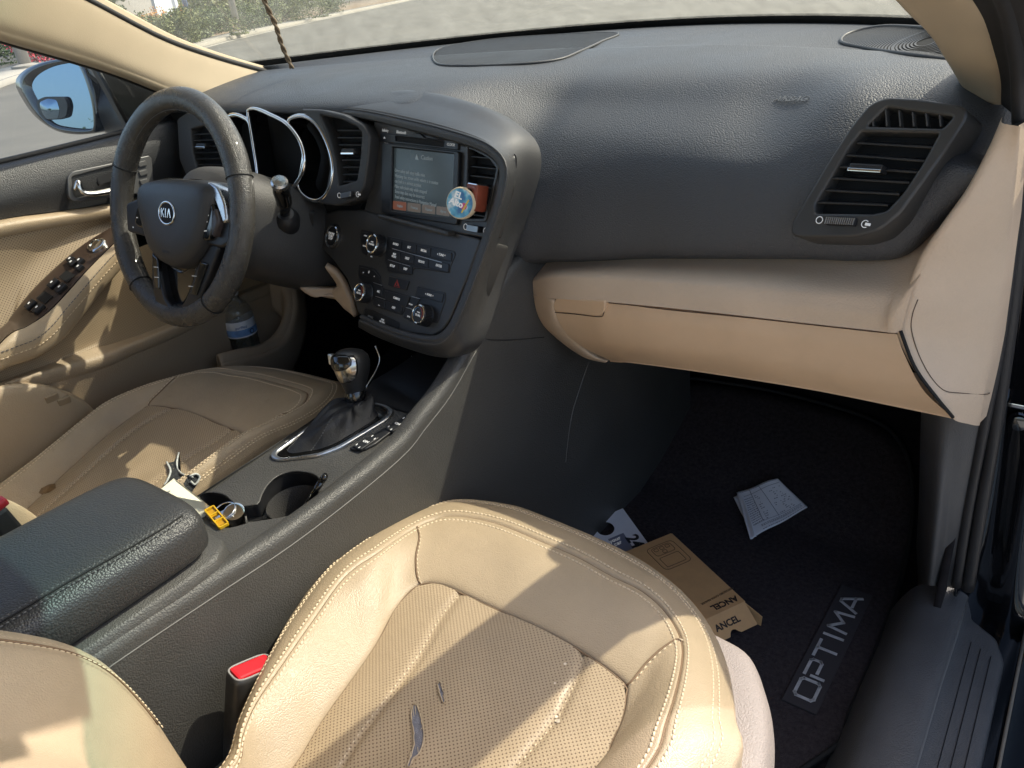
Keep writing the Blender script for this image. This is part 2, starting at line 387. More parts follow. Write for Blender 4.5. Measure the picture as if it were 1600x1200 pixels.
# cabin floor: flat under the seat, rising to the bulkhead
def zf(Y): return 0.03 if Y < 0.42 else 0.03 + 0.48 * (Y - 0.42) ** 1.05
G = [[(X, Y, zf(Y)) for X in np.linspace(-0.78, 0.70, 30)] for Y in np.linspace(-1.2, 0.98, 40)]
tag(grid('cabin_floor', G, carpet_m, flip=False), 'black carpet lining the footwell under the dashboard', kind='structure')

# windscreen ---------------------------------------------------------
ws = thing('windscreen', 'dusty curved car windscreen above the dashboard', 'windscreen', (0, 0.74, 0.9))
XS = np.linspace(-0.88, 0.88, 53)
def wpt(X, t):
    y0, z0 = bY(X) + 0.03, 0.893
    Xh = X * 0.83; y1, z1 = -0.06 - 0.04 * (X / 0.6) ** 2, 1.31 - 0.035 * (X / 0.6) ** 2
    bul = 4 * t * (1 - t) * 0.022
    return np.array([X + (Xh - X) * t, y0 + (y1 - y0) * t + bul * 0.45, z0 + (z1 - z0) * t + bul])
glass_m = glassmat('windscreen_glass', (0.78, 0.79, 0.71), 0.08, (0.75, 0.75, 0.62))
tint_m = glassmat('windscreen_tint_band', (0.28, 0.58, 0.56), 0.02)
TB = 0.84
# the band is graduated: clear at its lower edge, full tint at the roof
_t = tint_m.node_tree; _uv = _n(_t, 'ShaderNodeUVMap'); _sp = _n(_t, 'ShaderNodeSeparateXYZ'); _cr = _n(_t, 'ShaderNodeValToRGB'); _mr = _n(_t, 'ShaderNodeMapRange')
_mr.inputs[2].default_value = .15; _cr.color_ramp.elements[0].color = (.78, .79, .71, 1); _cr.color_ramp.elements[1].color = (.20, .55, .55, 1)
_t.links.new(_uv.outputs[0], _sp.inputs[0]); _t.links.new(_sp.outputs['Y'], _mr.inputs[0]); _t.links.new(_mr.outputs[0], _cr.inputs[0])
_t.links.new(_cr.outputs[0], [x for x in _t.nodes if x.type == 'BSDF_TRANSPARENT'][0].inputs[0])
grid('pane', [[wpt(X, t) for X in XS] for t in np.linspace(0.035, TB, 16)], glass_m, ws)
tag(grid('shade_band', [[wpt(X, t) for X in XS] for t in np.linspace(TB, 1, 6)], tint_m, ws), 'teal tinted shade band along the top of the glass')
grid('frit_border', [[wpt(X, t) for X in XS] for t in (-0.02, 0.0, 0.036)], deep_m, ws, thick=0.004)
# roof and pillars ----------------------------------------------------
rf = thing('car_roof', 'car roof above the seats with beige headlining', 'roof', (0, -0.8, 1.3))
rows = []
for Y in np.linspace(-0.06, -2.0, 16):
    row = []
    for X in np.linspace(-0.585, 0.585, 21):
        f = (X / 0.585) ** 2; yy = Y - (0.04 * f if Y > -0.2 else 0.02 * f)
        row.append((X, yy, 1.312 - 0.045 * f + 0.02 * math.sin(math.pi * min(1, (-(Y) - 0.1) / 1.2)) - 0.06 * max(0, -Y - 1.2)))
    rows.append(row)
grid('headlining', rows, pillar_m, rf, thick=0.03)
for s in (-1, 1):
    tube('roof_rail', cr([(s * 0.575, -0.20, 1.272), (s * 0.60, -0.6, 1.268), (s * 0.60, -1.1, 1.255), (s * 0.58, -1.9, 1.19)], 20), 0.032, pillar_m, rf, 10)
rm = thing('roof_mirror', 'interior rear-view mirror hanging from the windscreen top', 'mirror', (0.0, 0.0, 1.22))
box('mirror_housing', (-0.02, -0.03, 1.205), (1, 0.06, 0), (0, 0.2, 1), (0, -1, 0.2), 0.25, 0.068, 0.03, black_m, rm, 0.012)
box('mirror_glass', (-0.021, -0.0465, 1.2085), (1, 0.06, 0), (0, 0.2, 1), (0, -1, 0.2), 0.235, 0.056, 0.002, chrome_m, rm)
tube('mirror_stem', [(-0.02, -0.02, 1.22), (-0.01, 0.03, 1.25), (0.0, 0.06, 1.262)], 0.009, black_m, rm, 8)

def pillar(name, label, rows, parent_loc, px_seal):
    t = thing(name, label, 'pillar', parent_loc); patch('trim', rows, pillar_m, t, 40, 14, thick=0.012); return t
# driver-side A pillar: upper edge along the glass, lower edge along the door
apl = thing('pillar_trim', 'beige windscreen pillar trim beyond the steering wheel, by the wing mirror', 'pillar', (-0.64, 0.28, 0.88))
UPE = [(-140, -118, -.57), (0, -55, -.585), (120, -4, -.61), (250, 63, -.645), (330, 92, -.668), (400, 112, -.69), (425, 118, -.697)]
LOE = [(-140, 10, -.585), (0, 54, -.605), (130, 92, -.628), (200, 116, -.64), (260, 140, -.65), (330, 160, -.662), (350, 172, -.67)]
up_ = [PX(*a) for a in UPE]; lo_ = [PX(*a) for a in LOE]
lerp = lambda k, h: [np.array(a) * (1 - k) + np.array(b) * k + np.array([0.017, -0.012, 0.006]) * h for a, b in zip(up_, lo_)]
lo2 = [np.array(b) + np.array([-0.03, 0.012, -0.006]) for b in lo_]; up2 = [np.array(a) + np.array([-0.01, 0.03, 0.004]) for a in up_]
patch('trim', [up2, up_, lerp(.2, .25), lerp(.55, .45), lerp(.80, .5), lerp(.93, .3), lo_, lo2], pillar_m, apl, 40, 40, thick=0.006)
tube('glass_seal', cr([np.array(a) + np.array([0.004, -0.002, 0.006]) for a in up_], 30), 0.0055, rubber_m, apl, 8)
tube('door_seal', cr([np.array(a) + np.array([-0.020, 0.006, -0.007]) for a in lo_], 30), 0.006, rubber_m, apl, 8)
# passenger-side A pillar
apr = thing('pillar_trim', 'beige windscreen pillar trim above the passenger side vent', 'pillar', (0.66, 0.28, 0.86))
LE = [(1248, -240, -.28), (1330, -110, -.14), (1418, 0, .02), (1462, 45, .12), (1490, 88, .20), (1516, 128, .27), (1534, 150, .31)]
RE = [(1330, -240, -.28), (1425, -110, -.14), (1508, 0, .02), (1534, 45, .10), (1550, 90, .15), (1559, 130, .19), (1562, 156, .21)]
le = [PY(*a) for a in LE]; re_ = [PY(*a) for a in RE]
mid = [(a * 0.55 + b * 0.45) + np.array([-0.012, -0.012, 0.004]) for a, b in zip(le, re_)]
patch('trim', [[a + np.array([0.0, 0.03, 0.01]) for a in le], le, mid, re_, [b + np.array([0.015, 0.02, 0]) for b in re_]], pillar_m, apr, 30, 26, thick=0.006, flip=True)
# outer black door opening flange and weather strip that runs up the pillar
SE = [(1440, -240, -.28), (1530, -110, -.14), (1578, 0, .0), (1590, 45, .06), (1597, 90, .10), (1600, 130, .13), (1601, 200, .15)]
se = [PY(*a) for a in SE]
patch('door_flange', [[b + np.array([0.001, 0.004, 0]) for b in re_], [(a + b) / 2 + np.array([0.004, 0.004, 0.0]) for a, b in zip(re_, se)], se, [q + np.array([0.03, 0.02, 0]) for q in se]], rubber_m, apr, 30, 16, thick=0.004, flip=True)
tube('weather_strip', cr([q + np.array([-0.004, -0.006, 0.002]) for q in se], 24), 0.007, rubber_m, apr, 8)

# bonnet seen through the foot of the glass ---------------------------
bn = thing('car_bonnet', 'black painted car bonnet beyond the windscreen foot', 'bonnet', (0, 1.2, 0.8))
grid('panel', [[(X, bY(X) * 0.55 + 0.43 + d, z - 0.05 * (X / 0.7) ** 2) for X in np.linspace(-0.72, 0.72, 25)] for d, z in ((0.0, 0.86), (0.012, 0.892), (0.05, 0.898), (0.3, 0.875), (0.7, 0.80), (1.0, 0.70), (1.08, 0.6))], paint_m, bn, thick=0.01)
for s in (-1, 1): patch('wing', [[(s * 0.73, 0.7, 0.85), (s * 0.75, 1.2, 0.80), (s * 0.72, 1.7, 0.68)], [(s * 0.88, 0.7, 0.74), (s * 0.89, 1.2, 0.72), (s * 0.84, 1.7, 0.6)], [(s * 0.915, 0.7, 0.45), (s * 0.915, 1.2, 0.5), (s * 0.87, 1.7, 0.4)]], paint_m, bn, 16, 10)
# body side under the doors and B pillars
bd = thing('body_side', 'black painted body pillars beside the front seats', 'car body', (0, -0.9, 0.3))
for s in (-1, 1):
    patch('b_pillar', [[(s * 0.70, -0.92, 0.05), (s * 0.71, -0.92, 0.7), (s * 0.60, -0.95, 1.25)], [(s * 0.70, -1.10, 0.05), (s * 0.71, -1.10, 0.7), (s * 0.60, -1.12, 1.25)]], pillar_m, bd, 16, 6, thick=0.03)

# bulkhead and footwell sides that close the cabin under the dashboard
bh = thing('bulkhead', 'black bulkhead closing the footwells under the dashboard', 'bulkhead', (0, .95, .3))
XB = np.linspace(-.80, .80, 25)
grid('panel', [[(X, bY(X) * .6 + .34, .885 - .03 * abs(X)) for X in XB], [(X, .86, .75) for X in XB], [(X, .93, .5) for X in XB], [(X, .97, .0) for X in XB]], carpet_m, bh, thick=.01)
for s_, x in ((-1, .775), (1, .715)):
    patch('footwell_side', [[(s_ * x, .24 if s_ > 0 else .22, .86), (s_ * x, .6, .86), (s_ * x, 1.0, .86)], [(s_ * x, .24, .4), (s_ * x, .6, .4), (s_ * x, 1.0, .4)], [(s_ * x, .24, -.02), (s_ * x, .6, -.02), (s_ * x, 1.0, -.02)]], carpet_m, bh, 8, 6, thick=.01)
grid('duct_cover', [[(X, .17, .64 - .02 * (X > .1)) for X in np.linspace(-.74, .68, 20)], [(X, .26, .60) for X in np.linspace(-.74, .68, 20)], [(X, .9, .58) for X in np.linspace(-.74, .68, 20)]], deep_m, bh, thick=.01)
# open passenger door, swung forward out of the picture
od = thing('passenger_door', 'open passenger door swung out beside the windscreen pillar', 'car door', (.92, .40, .0))
th_ = math.radians(66); dd_ = np.array([math.sin(th_), -math.cos(th_), 0.]); nn_ = np.array([math.cos(th_), math.sin(th_), 0.]); hp_ = np.array([.93, .40, 0.])
grid('door_skin', [[hp_ + dd_ * s_ + nn_ * (.02 * math.sin(math.pi * z / .9)) + np.array([0, 0, z]) for s_ in np.linspace(-.05, 1.08, 12)] for z in (-.10, .1, .3, .5, .7, .84, .865)], paint_m, od, thick=.06)
tube('window_frame', [hp_ + dd_ * s_ + np.array([0, 0, z]) for s_, z in ((.02, .87), (.20, .96), (.45, 1.10), (.70, 1.19), (1.0, 1.20), (1.06, .87))], .022, paint_m, od, 8)
mesh('window_glass', [hp_ + dd_ * s_ + np.array([0, 0, z]) for s_, z in ((.02, .865), (.20, .96), (.45, 1.10), (.70, 1.19), (1.0, 1.20), (1.06, .865))], [(0, 1, 2, 3, 4, 5)], glassmat('clear_door_glass', (.93, .95, .92)), od)
# ================================================================== dashboard
db = thing('dashboard', 'charcoal grained dashboard with beige lower half running under the windscreen', 'dashboard', (0, 0.3, 0.6))
ST = [-.72, -.64, -.56, -.45, -.33, -.21, -.12, -.04, .05, .10, .15, .20, .28, .36, .44, .52, .58, .625, .655, .675, .692]
def blend(a, b, t): t = max(0, min(1, t)); t = t * t * (3 - 2 * t); return a + (b - a) * t
rows = [[] for _ in range(12)]
for X in ST:
    b = bY(X); yc = 0.2 + 0.36 * b; e = max(0, (X - 0.60) / 0.09); zc = 0.889 - 0.04 * max(0, X - .3) ** 1.0 - 0.02 * e
    t = (X + 0.06) / 0.17                           # 0 driver side, 1 passenger side
    yl = np.interp(X, [.10, .15, .30, .50, .62, .692], [.10, .112, .135, .135, .124, .118]); zl = np.interp(X, [.10, .17, .40, .56, .60, .625, .655, .675, .692], [.640, .641, .667, .686, .691, .702, .742, .768, .788])
    tv = (X - .43) / .09                            # the pad stands more upright round the outer vent
    P = [(b + .02, .870), (b + .004, .893), (b - .012, .899), (yc + .014, zc - .0005), (yc, zc + .0025), (blend(.25, blend(.305, .285, tv), t), blend(.888, blend(.873, .876, tv), t)),
         (blend(.15, blend(.238, .215, tv), t), blend(.878, blend(.840, .857, tv), t)), (blend(.103, blend(.172, .168, tv), t), blend(.868, blend(.804, .818, tv), t)), (blend(.088, yl + blend(.010, .008, tv), t), blend(.857, zl + blend(.105, .09, tv), t)),
         (blend(.095, yl - .004, t), blend(.848, zl + .045, t)), (blend(.15, yl + .002, t), blend(.842, zl + .004, t)), (blend(.25, yl + .035, t), blend(.84, zl - .012, t))]
    P[8] = (P[8][0], min(P[8][1], P[7][1] - .010)); P[9] = (P[9][0], min(P[9][1], P[8][1] - .010)); P[10] = (P[10][0], min(P[10][1], P[9][1] - .006)); P[11] = (P[11][0], min(P[11][1], P[10][1] - .006))
    if e > 0:                                        # the end rounds off toward the door opening
        P = [(y - .006 * e * (k > 4), z - .012 * e * e * (k < 7) - .008 * e * e * (k == 7)) for k, (y, z) in enumerate(P)]
    for k, (y, z) in enumerate(P): rows[k].append((X, y, z))
pad = patch('upper_pad', rows, dash_m, db, 150, 110, flip=True)
padbv = bvh_of(pad)
# end cap of the pad beside the door opening
endc = [np.array(r[-1]) for r in rows[4:11]]
patch('pad_end', [endc, [q + np.array([.012, .01, -.004]) for q in endc], [q + np.array([.014, .05, -.01]) for q in endc]], dash_m, db, 50, 8, flip=True)

# embossed lettering on the pad
q0, q1 = hit(padbv, 1217, 157, .0006), hit(padbv, 1257, 157, .0006); q2 = hit(padbv, 1237, 147, .0006)
text('airbag_lettering', 'AIRBAG', (q0 + q1) / 2 + np.array([0, -.001, .0015]), q1 - q0, q2 - (q0 + q1) / 2, 0.0150, mat('embossed_grey', (.11, .115, .12), .5), db, ext=0.0004)

# defroster grille: a leaf-shaped panel with fine bars
dl = [(686, 78), (760, 64), (850, 57), (962, 53), (940, 66), (905, 82), (870, 95), (800, 102), (730, 104), (682, 100)]
dp = Plane(hit(padbv, 800, 80), 0, 90); dp.u = np.array([1., 0, 0]); dp.v = np.array([0, 1., 0]); dp.n = np.array([0, 0, 1.])
def onpad(px, py, off): return hit(padbv, px, py, off)
def drape(name, loop, M, parent, off=.0005):
    '''a flat panel that follows the pad inside a closed outline'''
    c = loop.mean(0); vs, fs = [], []; n = len(loop)
    for k in np.linspace(1, .05, 9):
        for q in loop:
            p = c + (q - c) * k; h = drop(padbv, p[0], p[1], off); vs.append(h if h is not None else p)
    for r in range(8):
        for i in range(n): fs.append((r * n + i, r * n + (i + 1) % n, (r + 1) * n + (i + 1) % n, (r + 1) * n + i))
    return mesh(name, vs, fs, M, parent)
df = [onpad(x, y, .0015) for x, y in dl]; df = curve(df, 70, True)
tube('defroster_rim', df, 0.0022, grille_m, db, 6, closed=True)
gr = tag(drape('defroster_grille', df, deep_m, db), 'leaf shaped defroster grille along the windscreen foot')
f2 = df[:, :2]
def inside(poly, x, y):
    c = False; n = len(poly); j = n - 1
    for i in range(n):
        if (poly[i][1] > y) != (poly[j][1] > y) and x < (poly[j][0] - poly[i][0]) * (y - poly[i][1]) / (poly[j][1] - poly[i][1] + 1e-12) + poly[i][0]: c = not c
        j = i
    return c
def grille_bars(name, poly, step, direction, w, M, parent, h=.0022, lift=.0015):
    """all the fine bars of one grille as one part"""
    d = unit([direction[0], direction[1]]); nn = np.array([-d[1], d[0]]); c = np.mean(poly, 0); R = 0.4
    vs, fs = [], []
    for k in np.arange(-R, R, step):
        run = []
        for s in np.arange(-R, R, .004):
            p = c + nn * k + d * s
            if inside(poly, p[0], p[1]):
                q = drop(padbv, p[0], p[1], lift)
                if q is not None: run.append(q)
        if len(run) < 3: continue
        b = len(vs); run = np.array(run); nv = np.array([nn[0], nn[1], 0])
        for q in run: vs += [q - nv * w / 2, q + nv * w / 2, q + nv * w / 2 + [0, 0, h], q - nv * w / 2 + [0, 0, h]]
        for i in range(len(run) - 1):
            for j in range(4): fs.append((b + i * 4 + j, b + i * 4 + (j + 1) % 4, b + i * 4 + 4 + (j + 1) % 4, b + i * 4 + 4 + j))
    return tag(mesh(name, vs, fs, M, parent, smooth=False), kind='stuff')
grille_bars('grille_bars', f2, 0.0050, (1.0, -0.25), 0.0030, grille_m, gr, h=.0016, lift=.0010)

# dash speaker grille in the far corner: concentric arcs of holes
sp = [(1314, 63), (1325, 54), (1355, 46), (1400, 42.5), (1450, 42.5), (1500, 52), (1530, 80), (1525, 101), (1502, 97), (1430, 88), (1360, 78), (1320, 70)]
spq = [hit(padbv, x, y, .0012) for x, y in sp]
spq = [q for q in spq if q is not None]
spl = curve(spq, 60, True)
tube('speaker_rim', spl, 0.0028, grille_m, db, 6, closed=True)
sg = tag(drape('speaker_grille', spl, deep_m, db), 'corner speaker grille on the dashboard top')
vs, fs = [], []
cx_, cy_ = hit(padbv, 1448, 66)[:2]
for k in range(3, 60):
    r = k * .0044; n = int(2 * math.pi * r / .004); prev = None
    if k in (9,): wd = .0040
    else: wd = .0024
    for i in range(n + 1):
        th = 2 * math.pi * i / n; x, y = cx_ + r * math.cos(th), cy_ + r * math.sin(th)
        ok = inside(spl[:, :2], x, y)
        if ok:
            q = drop(padbv, x, y, .0016)
            ok = q is not None
        if not ok: prev = None; continue
        d = np.array([math.cos(th), math.sin(th), 0]) * wd / 2; b = len(vs)
        vs += [q - d, q + d]
        if prev is not None: fs.append((prev, prev + 1, b + 1, b))
        prev = b
tag(mesh('grille_rings', vs, fs, grille_m, sg, smooth=False), kind='stuff')

# ---------------------------------------------------------------- vents
def vent(pl, outer, openings, slats, parent, label, M=face_m, front=.0, thick=.03, cav=-.016, tabp=None, wheelp=None, r=.008, icons=None, vert=None, bevel=.003, depth=.012):
    loops = [rnd(ppoly(pl, outer), r, 5)] + [rnd(ppoly(pl, o), .003, 4) for o in openings]
    v = plate('air_vent', pl, loops, front - thick, front, M, parent, bevel)
    if label: v['label'] = label
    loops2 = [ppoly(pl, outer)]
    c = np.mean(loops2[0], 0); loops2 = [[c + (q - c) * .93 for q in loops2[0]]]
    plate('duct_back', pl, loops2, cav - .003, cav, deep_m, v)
    for a, b in slats:
        A, B = pl.px(*a, front - .004), pl.px(*b, front - .004)
        bar('slat', A - pl.n * .005, B - pl.n * .005, pl.v + pl.n * .35, depth, .0024, black_m, v, .0008)
    if vert:
        for a, b in vert: bar('fin', pl.px(*a, front - .006), pl.px(*b, front - .006), pl.u, .009, .0016, grey_m, v, .0004)
    if tabp:
        A, B = pl.px(*tabp[0], front - .001), pl.px(*tabp[1], front - .001)
        t = bar('adjust_tab', A, B, pl.v, .016, .0085, black_m, v, .002)
        bar('chrome_strip', A + pl.n * .0078 - pl.v * .003, B + pl.n * .0078 - pl.v * .003, pl.v, .003, .0035, chrome_m, t, .0008)
    if wheelp:
        A, B = pl.px(*wheelp[0], front + .001), pl.px(*wheelp[1], front + .001); wc = (A + B) / 2; L = np.linalg.norm(B - A)
        tw = bar('thumb_wheel', A, B, pl.v, .012, .0085, black_m, v, .002)
        n = 14
        for k in range(n):
            c = A + (B - A) * ((k + .5) / n) + pl.n * .0062
            box('wheel_rib', c, pl.u, pl.v, pl.n, L / n * .5, .0075, .0016, silver_m, tw)
        for e, s in ((A, -1), (B, 1)):
            c = e + pl.u * s * .0095
            if s < 0: tube('vent_mark', [c + (pl.u * math.cos(t) + pl.v * math.sin(t)) * .0038 + pl.n * .0008 for t in np.linspace(0, 6.283, 25)[:-1]], .0005, white_m, v, 5, closed=True)
            else:
                tube('vent_mark', [c + (pl.u * math.cos(t) + pl.v * math.sin(t)) * .0038 + pl.n * .0008 for t in np.linspace(.9, 5.4, 20)], .0005, white_m, v, 5)
                bar('vent_mark', c + pl.n * .0008, c + pl.u * .006 + pl.n * .0008, pl.v, .0006, .003, white_m, v, .0002)
    return v
vp = Plane(PY(1370, 265, .112), 14, 26)
vo = [(1384, 151), (1358, 162), (1330, 196), (1290, 258), (1258, 312), (1236, 350), (1235, 366), (1250, 371), (1335, 371), (1372, 361), (1405, 335), (1440, 288), (1475, 240), (1509, 188), (1512, 172), (1500, 164), (1440, 154)]
sl_ = [((1320 - k * .0 + dx0, y0), (1460 + dx1, y1)) for dx0, y0, dx1, y1 in ((20, 221, 3, 228), (2, 240, -14, 249), (-10, 258, -22, 267), (-20, 276, -38, 283), (-32, 295, -54, 301), (-44, 314, -72, 318))]
v1 = vent(vp, vo, [[(1385, 167), (1489, 182), (1473, 200), (1354, 197)], [(1345, 206), (1467, 208), (1440, 257), (1410, 302), (1385, 329), (1362, 334), (1274, 333), (1273, 320), (1300, 275), (1325, 232)]], sl_, db,
          'trapezoid passenger side air vent with horizontal slats', thick=.05, cav=-.020, tabp=((1331, 263), (1383, 266)), wheelp=((1293, 346), (1339, 348)),
          vert=[((1365 + k * 21, 170 + k * 2.2), (1372 + k * 21 - 5, 199)) for k in range(6)])

# ---------------------------------------------------------------- lower beige half
def lipP(X):
    yl = np.interp(X, [.10, .15, .30, .50, .62, .692], [.10, .112, .135, .135, .122, .085]); return yl
top_px = [(862, 416), (890, 411), (950, 409), (1050, 409), (1150, 411), (1280, 413), (1380, 413), (1415, 409), (1440, 396), (1462, 380)]
# rows of the trim shelf: under the pad lip, the ledge crest, the lid line
cols_top = [(818, 446), (835, 424), (870, 413), (960, 408), (1100, 409), (1250, 412), (1370, 414), (1420, 408), (1455, 386)]
cols_cre = [(820, 455), (835, 446), (870, 440), (960, 445), (1100, 458), (1250, 472), (1365, 485), (1393, 488), (1425, 455)]
cols_lid = [(822, 464), (836, 465), (868, 466), (958, 472), (1100, 486), (1250, 503), (1360, 515), (1390, 519), (1408, 518)]
Yt = [.13, .125, .125, .135, .14, .138, .125, .112, .10]
Yc = [.128, .112, .098, .098, .098, .098, .092, .085, .085]
Yd = [.126, .110, .092, .090, .092, .094, .090, .087, .088]
rT = [PY(x, y, v + .02) for (x, y), v in zip(cols_top, Yt)]
rM = [PY((a[0] + b[0]) / 2, (a[1] * .45 + b[1] * .55), (v * .35 + w_ * .65)) for a, b, v, w_ in zip(cols_top, cols_cre, Yt, Yc)]
rC = [PY(x, y, v) for (x, y), v in zip(cols_cre, Yc)]
rD = [PY(x, y, v) for (x, y), v in zip(cols_lid, Yd)]
shelf = patch('trim_shelf', [[q + np.array([0, .03, .012]) for q in rT], rT, rM, rC, [a * .06 + b * .94 for a, b in zip(rC, rD)], rD, [q + np.array([0, .0015, -.0006]) for q in rD], [q + np.array([0, .012, -.001]) for q in rD]], beige_m, db, 110, 90, flip=True)
# left tip that curls under, outside the lid
tipo = [(820, 455), (822, 472), (835, 492), (858, 517), (890, 543), (918, 559), (935, 562), (948, 563)]
tipi = [(836, 462), (862, 468), (866, 488), (872, 500), (888, 522), (908, 543), (930, 558), (950, 564)]
ro = [PY(x, y, v) for (x, y), v in zip(tipo, [.128, .128, .132, .142, .158, .172, .178, .18])]
ri = [PY(x, y, v) for (x, y), v in zip(tipi, [.108, .094, .096, .102, .116, .13, .145, .15])]
rm_ = [(a + b) / 2 + np.array([0, -.008 * min(1, k / 3), 0]) for k, (a, b) in enumerate(zip(ro, ri))]
patch('trim_tip', [[q + np.array([-.002, .04, 0]) for q in ro], ro, rm_, ri, [q + np.array([0, .02, 0]) for q in ri]], beige_m, db, 40, 24)
gap_m = mat('trim_gap', (.07, .045, .028), .8)
# glove box lid
lid_t = [(866, 470), (900, 471), (946, 474), (1050, 485), (1150, 495), (1260, 507), (1360, 518), (1402, 523)]
lid_m1 = [(872, 500), (905, 497), (948, 500), (1055, 512), (1155, 523), (1265, 538), (1368, 551), (1414, 556)]
lid_m2 = [(900, 535), (925, 535), (960, 538), (1060, 550), (1160, 562), (1272, 580), (1385, 600), (1443, 610)]
lid_b = [(950, 562), (965, 563), (985, 564), (1070, 575), (1165, 589), (1280, 608), (1410, 634), (1487, 650)]
Yl = [[.096, .094, .094, .094, .096, .098, .094, .090], [.10, .096, .092, .092, .094, .096, .092, .088], [.116, .108, .10, .10, .102, .104, .10, .094], [.148, .14, .132, .13, .13, .128, .12, .108]]
R4 = [[PY(x, y, v) for (x, y), v in zip(r, vv)] for r, vv in zip((lid_t, lid_m1, lid_m2, lid_b), Yl)]
gb = patch('glove_box', [[q + np.array([0, .02, 0]) for q in R4[0]], [q + np.array([0, .0022, .0]) for q in R4[0]], [q + np.array([0, .0006, -.0004]) for q in R4[0]], [a * .94 + b * .06 for a, b in zip(R4[0], R4[1])]] + R4[1:] + [[q + np.array([0, .012, -.004]) for q in R4[3]], [q + np.array([0, .10, -.004]) for q in R4[3]]], beigefine_m, db, 90, 110, flip=True)
gb['label'] = 'beige glove box lid with push latch at its upper corner'
gbv = bvh_of(gb)
# latch: a tab let into the lid corner
lat = [(868, 466), (944, 471), (945, 478), (943, 489), (936, 494), (866, 487), (864, 478)]
lpn = Plane(hit(gbv, 905, 482), 4, -4)
plate('latch', lpn, [rnd(ppoly(lpn, lat, .004), .006, 4)], -.012, .0035, beigefine_m, gb, .0015)
for seg, r in (([(866, 488), (900, 491), (936, 495), (943, 490), (945, 472)], .0011),):
    pts = [lpn.px(x, y, .0012) for x, y in seg]; tube('latch_gap', cr(pts, 24), r * .6, gap_m, gb, 6)
pts = [hit(gbv, x, y, .0005) for x, y in ((946, 473), (1050, 484.5), (1150, 494.5), (1260, 506.5), (1360, 517.5), (1402, 522.5))]
tube('lid_gap', cr([p for p in pts if p is not None], 40), .0006, gap_m, gb, 6)
# right end panel beside the door
ept = [(1402, 520), (1418, 470), (1440, 408), (1460, 385), (1500, 335), (1540, 262), (1566, 198), (1580, 188)]
epb = [(1486, 650), (1492, 655), (1510, 658), (1531, 660), (1556, 560), (1574, 440), (1589, 300), (1592, 194)]
# world: inboard edge meets the shelf and lid, outboard edge lies along the door flange
ia = [PY(*a) for a in ((1490, 655, .112), (1462, 622, .094), (1428, 575, .092), (1405, 520, .090), (1418, 470, .088), (1440, 410, .088), (1470, 362, .086), (1510, 305, .088), (1545, 240, .092), (1566, 192, .095))]
ob_ = [PY(*a) for a in ((1531, 661, .16), (1540, 625, .16), (1549, 585, .16), (1558, 540, .16), (1566, 490, .155), (1574, 440, .15), (1581, 380, .14), (1586, 320, .125), (1590, 260, .11), (1592, 196, .09))]
md = [a * .5 + b * .5 + np.array([.004, -.006, 0]) for a, b in zip(ia, ob_)]
ep = patch('end_panel', [[q + np.array([-.004, .03, 0]) for q in ia], ia, md, [b * .85 + a * .15 + np.array([.004, -.006, 0]) for a, b in zip(ia, ob_)], ob_, [q + np.array([.004, .02, 0]) for q in ob_]], beige_m, db, 60, 30, flip=False)
ep['label'] = 'beige panel closing the dashboard end beside the open door'
epv = bvh_of(ep)
g = [hit(epv, x, y, .0004) for x, y in ((1434, 468), (1426, 490), (1424, 515), (1436, 555), (1455, 590), (1475, 610), (1500, 614), (1538, 616), (1546, 614))]
tube('cover_gap', cr([q for q in g if q is not None], 40), .0005, gap_m, ep, 6)
tube('lid_side_gap', cr([PY(*a) for a in ((1407, 517, .0875), (1430, 575, .0885), (1464, 622, .09), (1489, 652, .106))], 20), .0020, deep_m, db, 6)
# ================================================================== centre stack
cs = thing('center_stack', 'charcoal centre stack with navigation screen, knobs and climate buttons', 'centre stack', (0, 0.03, 0.55))
PU = Plane((-.007, .037, .766), 11.6, 17.9)
H0 = PU.px(650, 352)
PL = Plane(H0, 11.6, 27)
UPX = lambda pts, off=0.: ppoly(PU, pts, off)
LPX = lambda pts, off=0.: ppoly(PL, pts, off)
# stitched leather surround (pod)
out_u = [(500, 160, -.012), (560, 147, -.03), (640, 141, -.045), (700, 151, -.05), (760, 171, -.055), (802, 199, -.06), (822, 226, -.064), (825, 260, -.066), (814, 305, -.064)]
out_l = [(793, 370, -.06), (764, 450, -.045), (740, 520, -.02), (722, 549, -.012), (692, 559, -.01), (640, 546, -.01), (590, 527, -.01), (562, 512, -.01)]
mid_u = [(500, 168, .004), (560, 160, .0), (640, 160, -.008), (700, 175, -.012), (755, 195, -.016), (795, 216, -.02), (812, 235, -.022), (816, 262, -.022), (806, 305, -.022)]
mid_l = [(784, 372, -.02), (756, 450, -.012), (727, 515, -.002), (711, 540, .002), (686, 549, .004), (640, 540, .004), (592, 521, .004), (563, 506, .004)]
rid_u = [(503, 171, .012), (560, 172, .016), (640, 188, .016), (700, 203, .016), (750, 219, .016), (777, 236, .016), (790, 254, .016), (792, 275, .016), (785, 312, .016)]
rid_l = [(764, 376, .018), (738, 448, .018), (714, 505, .018), (700, 526, .018), (682, 536, .018), (640, 530, .018), (594, 513, .018), (564, 499, .018)]
inn_u = [(508, 179, .014), (562, 185, .013), (640, 204, .012), (700, 220, .012), (742, 233, .012), (766, 246, .012), (779, 262, .012), (780, 282, .012), (772, 315, .012)]
inn_l = [(752, 375, .014), (727, 446, .014), (706, 498, .014), (694, 515, .014), (678, 524, .014), (640, 519, .014), (596, 505, .014), (566, 491, .014)]
def loop(u, l): return curve([PU.px(*a) for a in u] + [PL.px(*a) for a in l], 90)
L0, L1, L2, L3 = loop(out_u, out_l), loop(mid_u, mid_l), loop(rid_u, rid_l), loop(inn_u, inn_l)
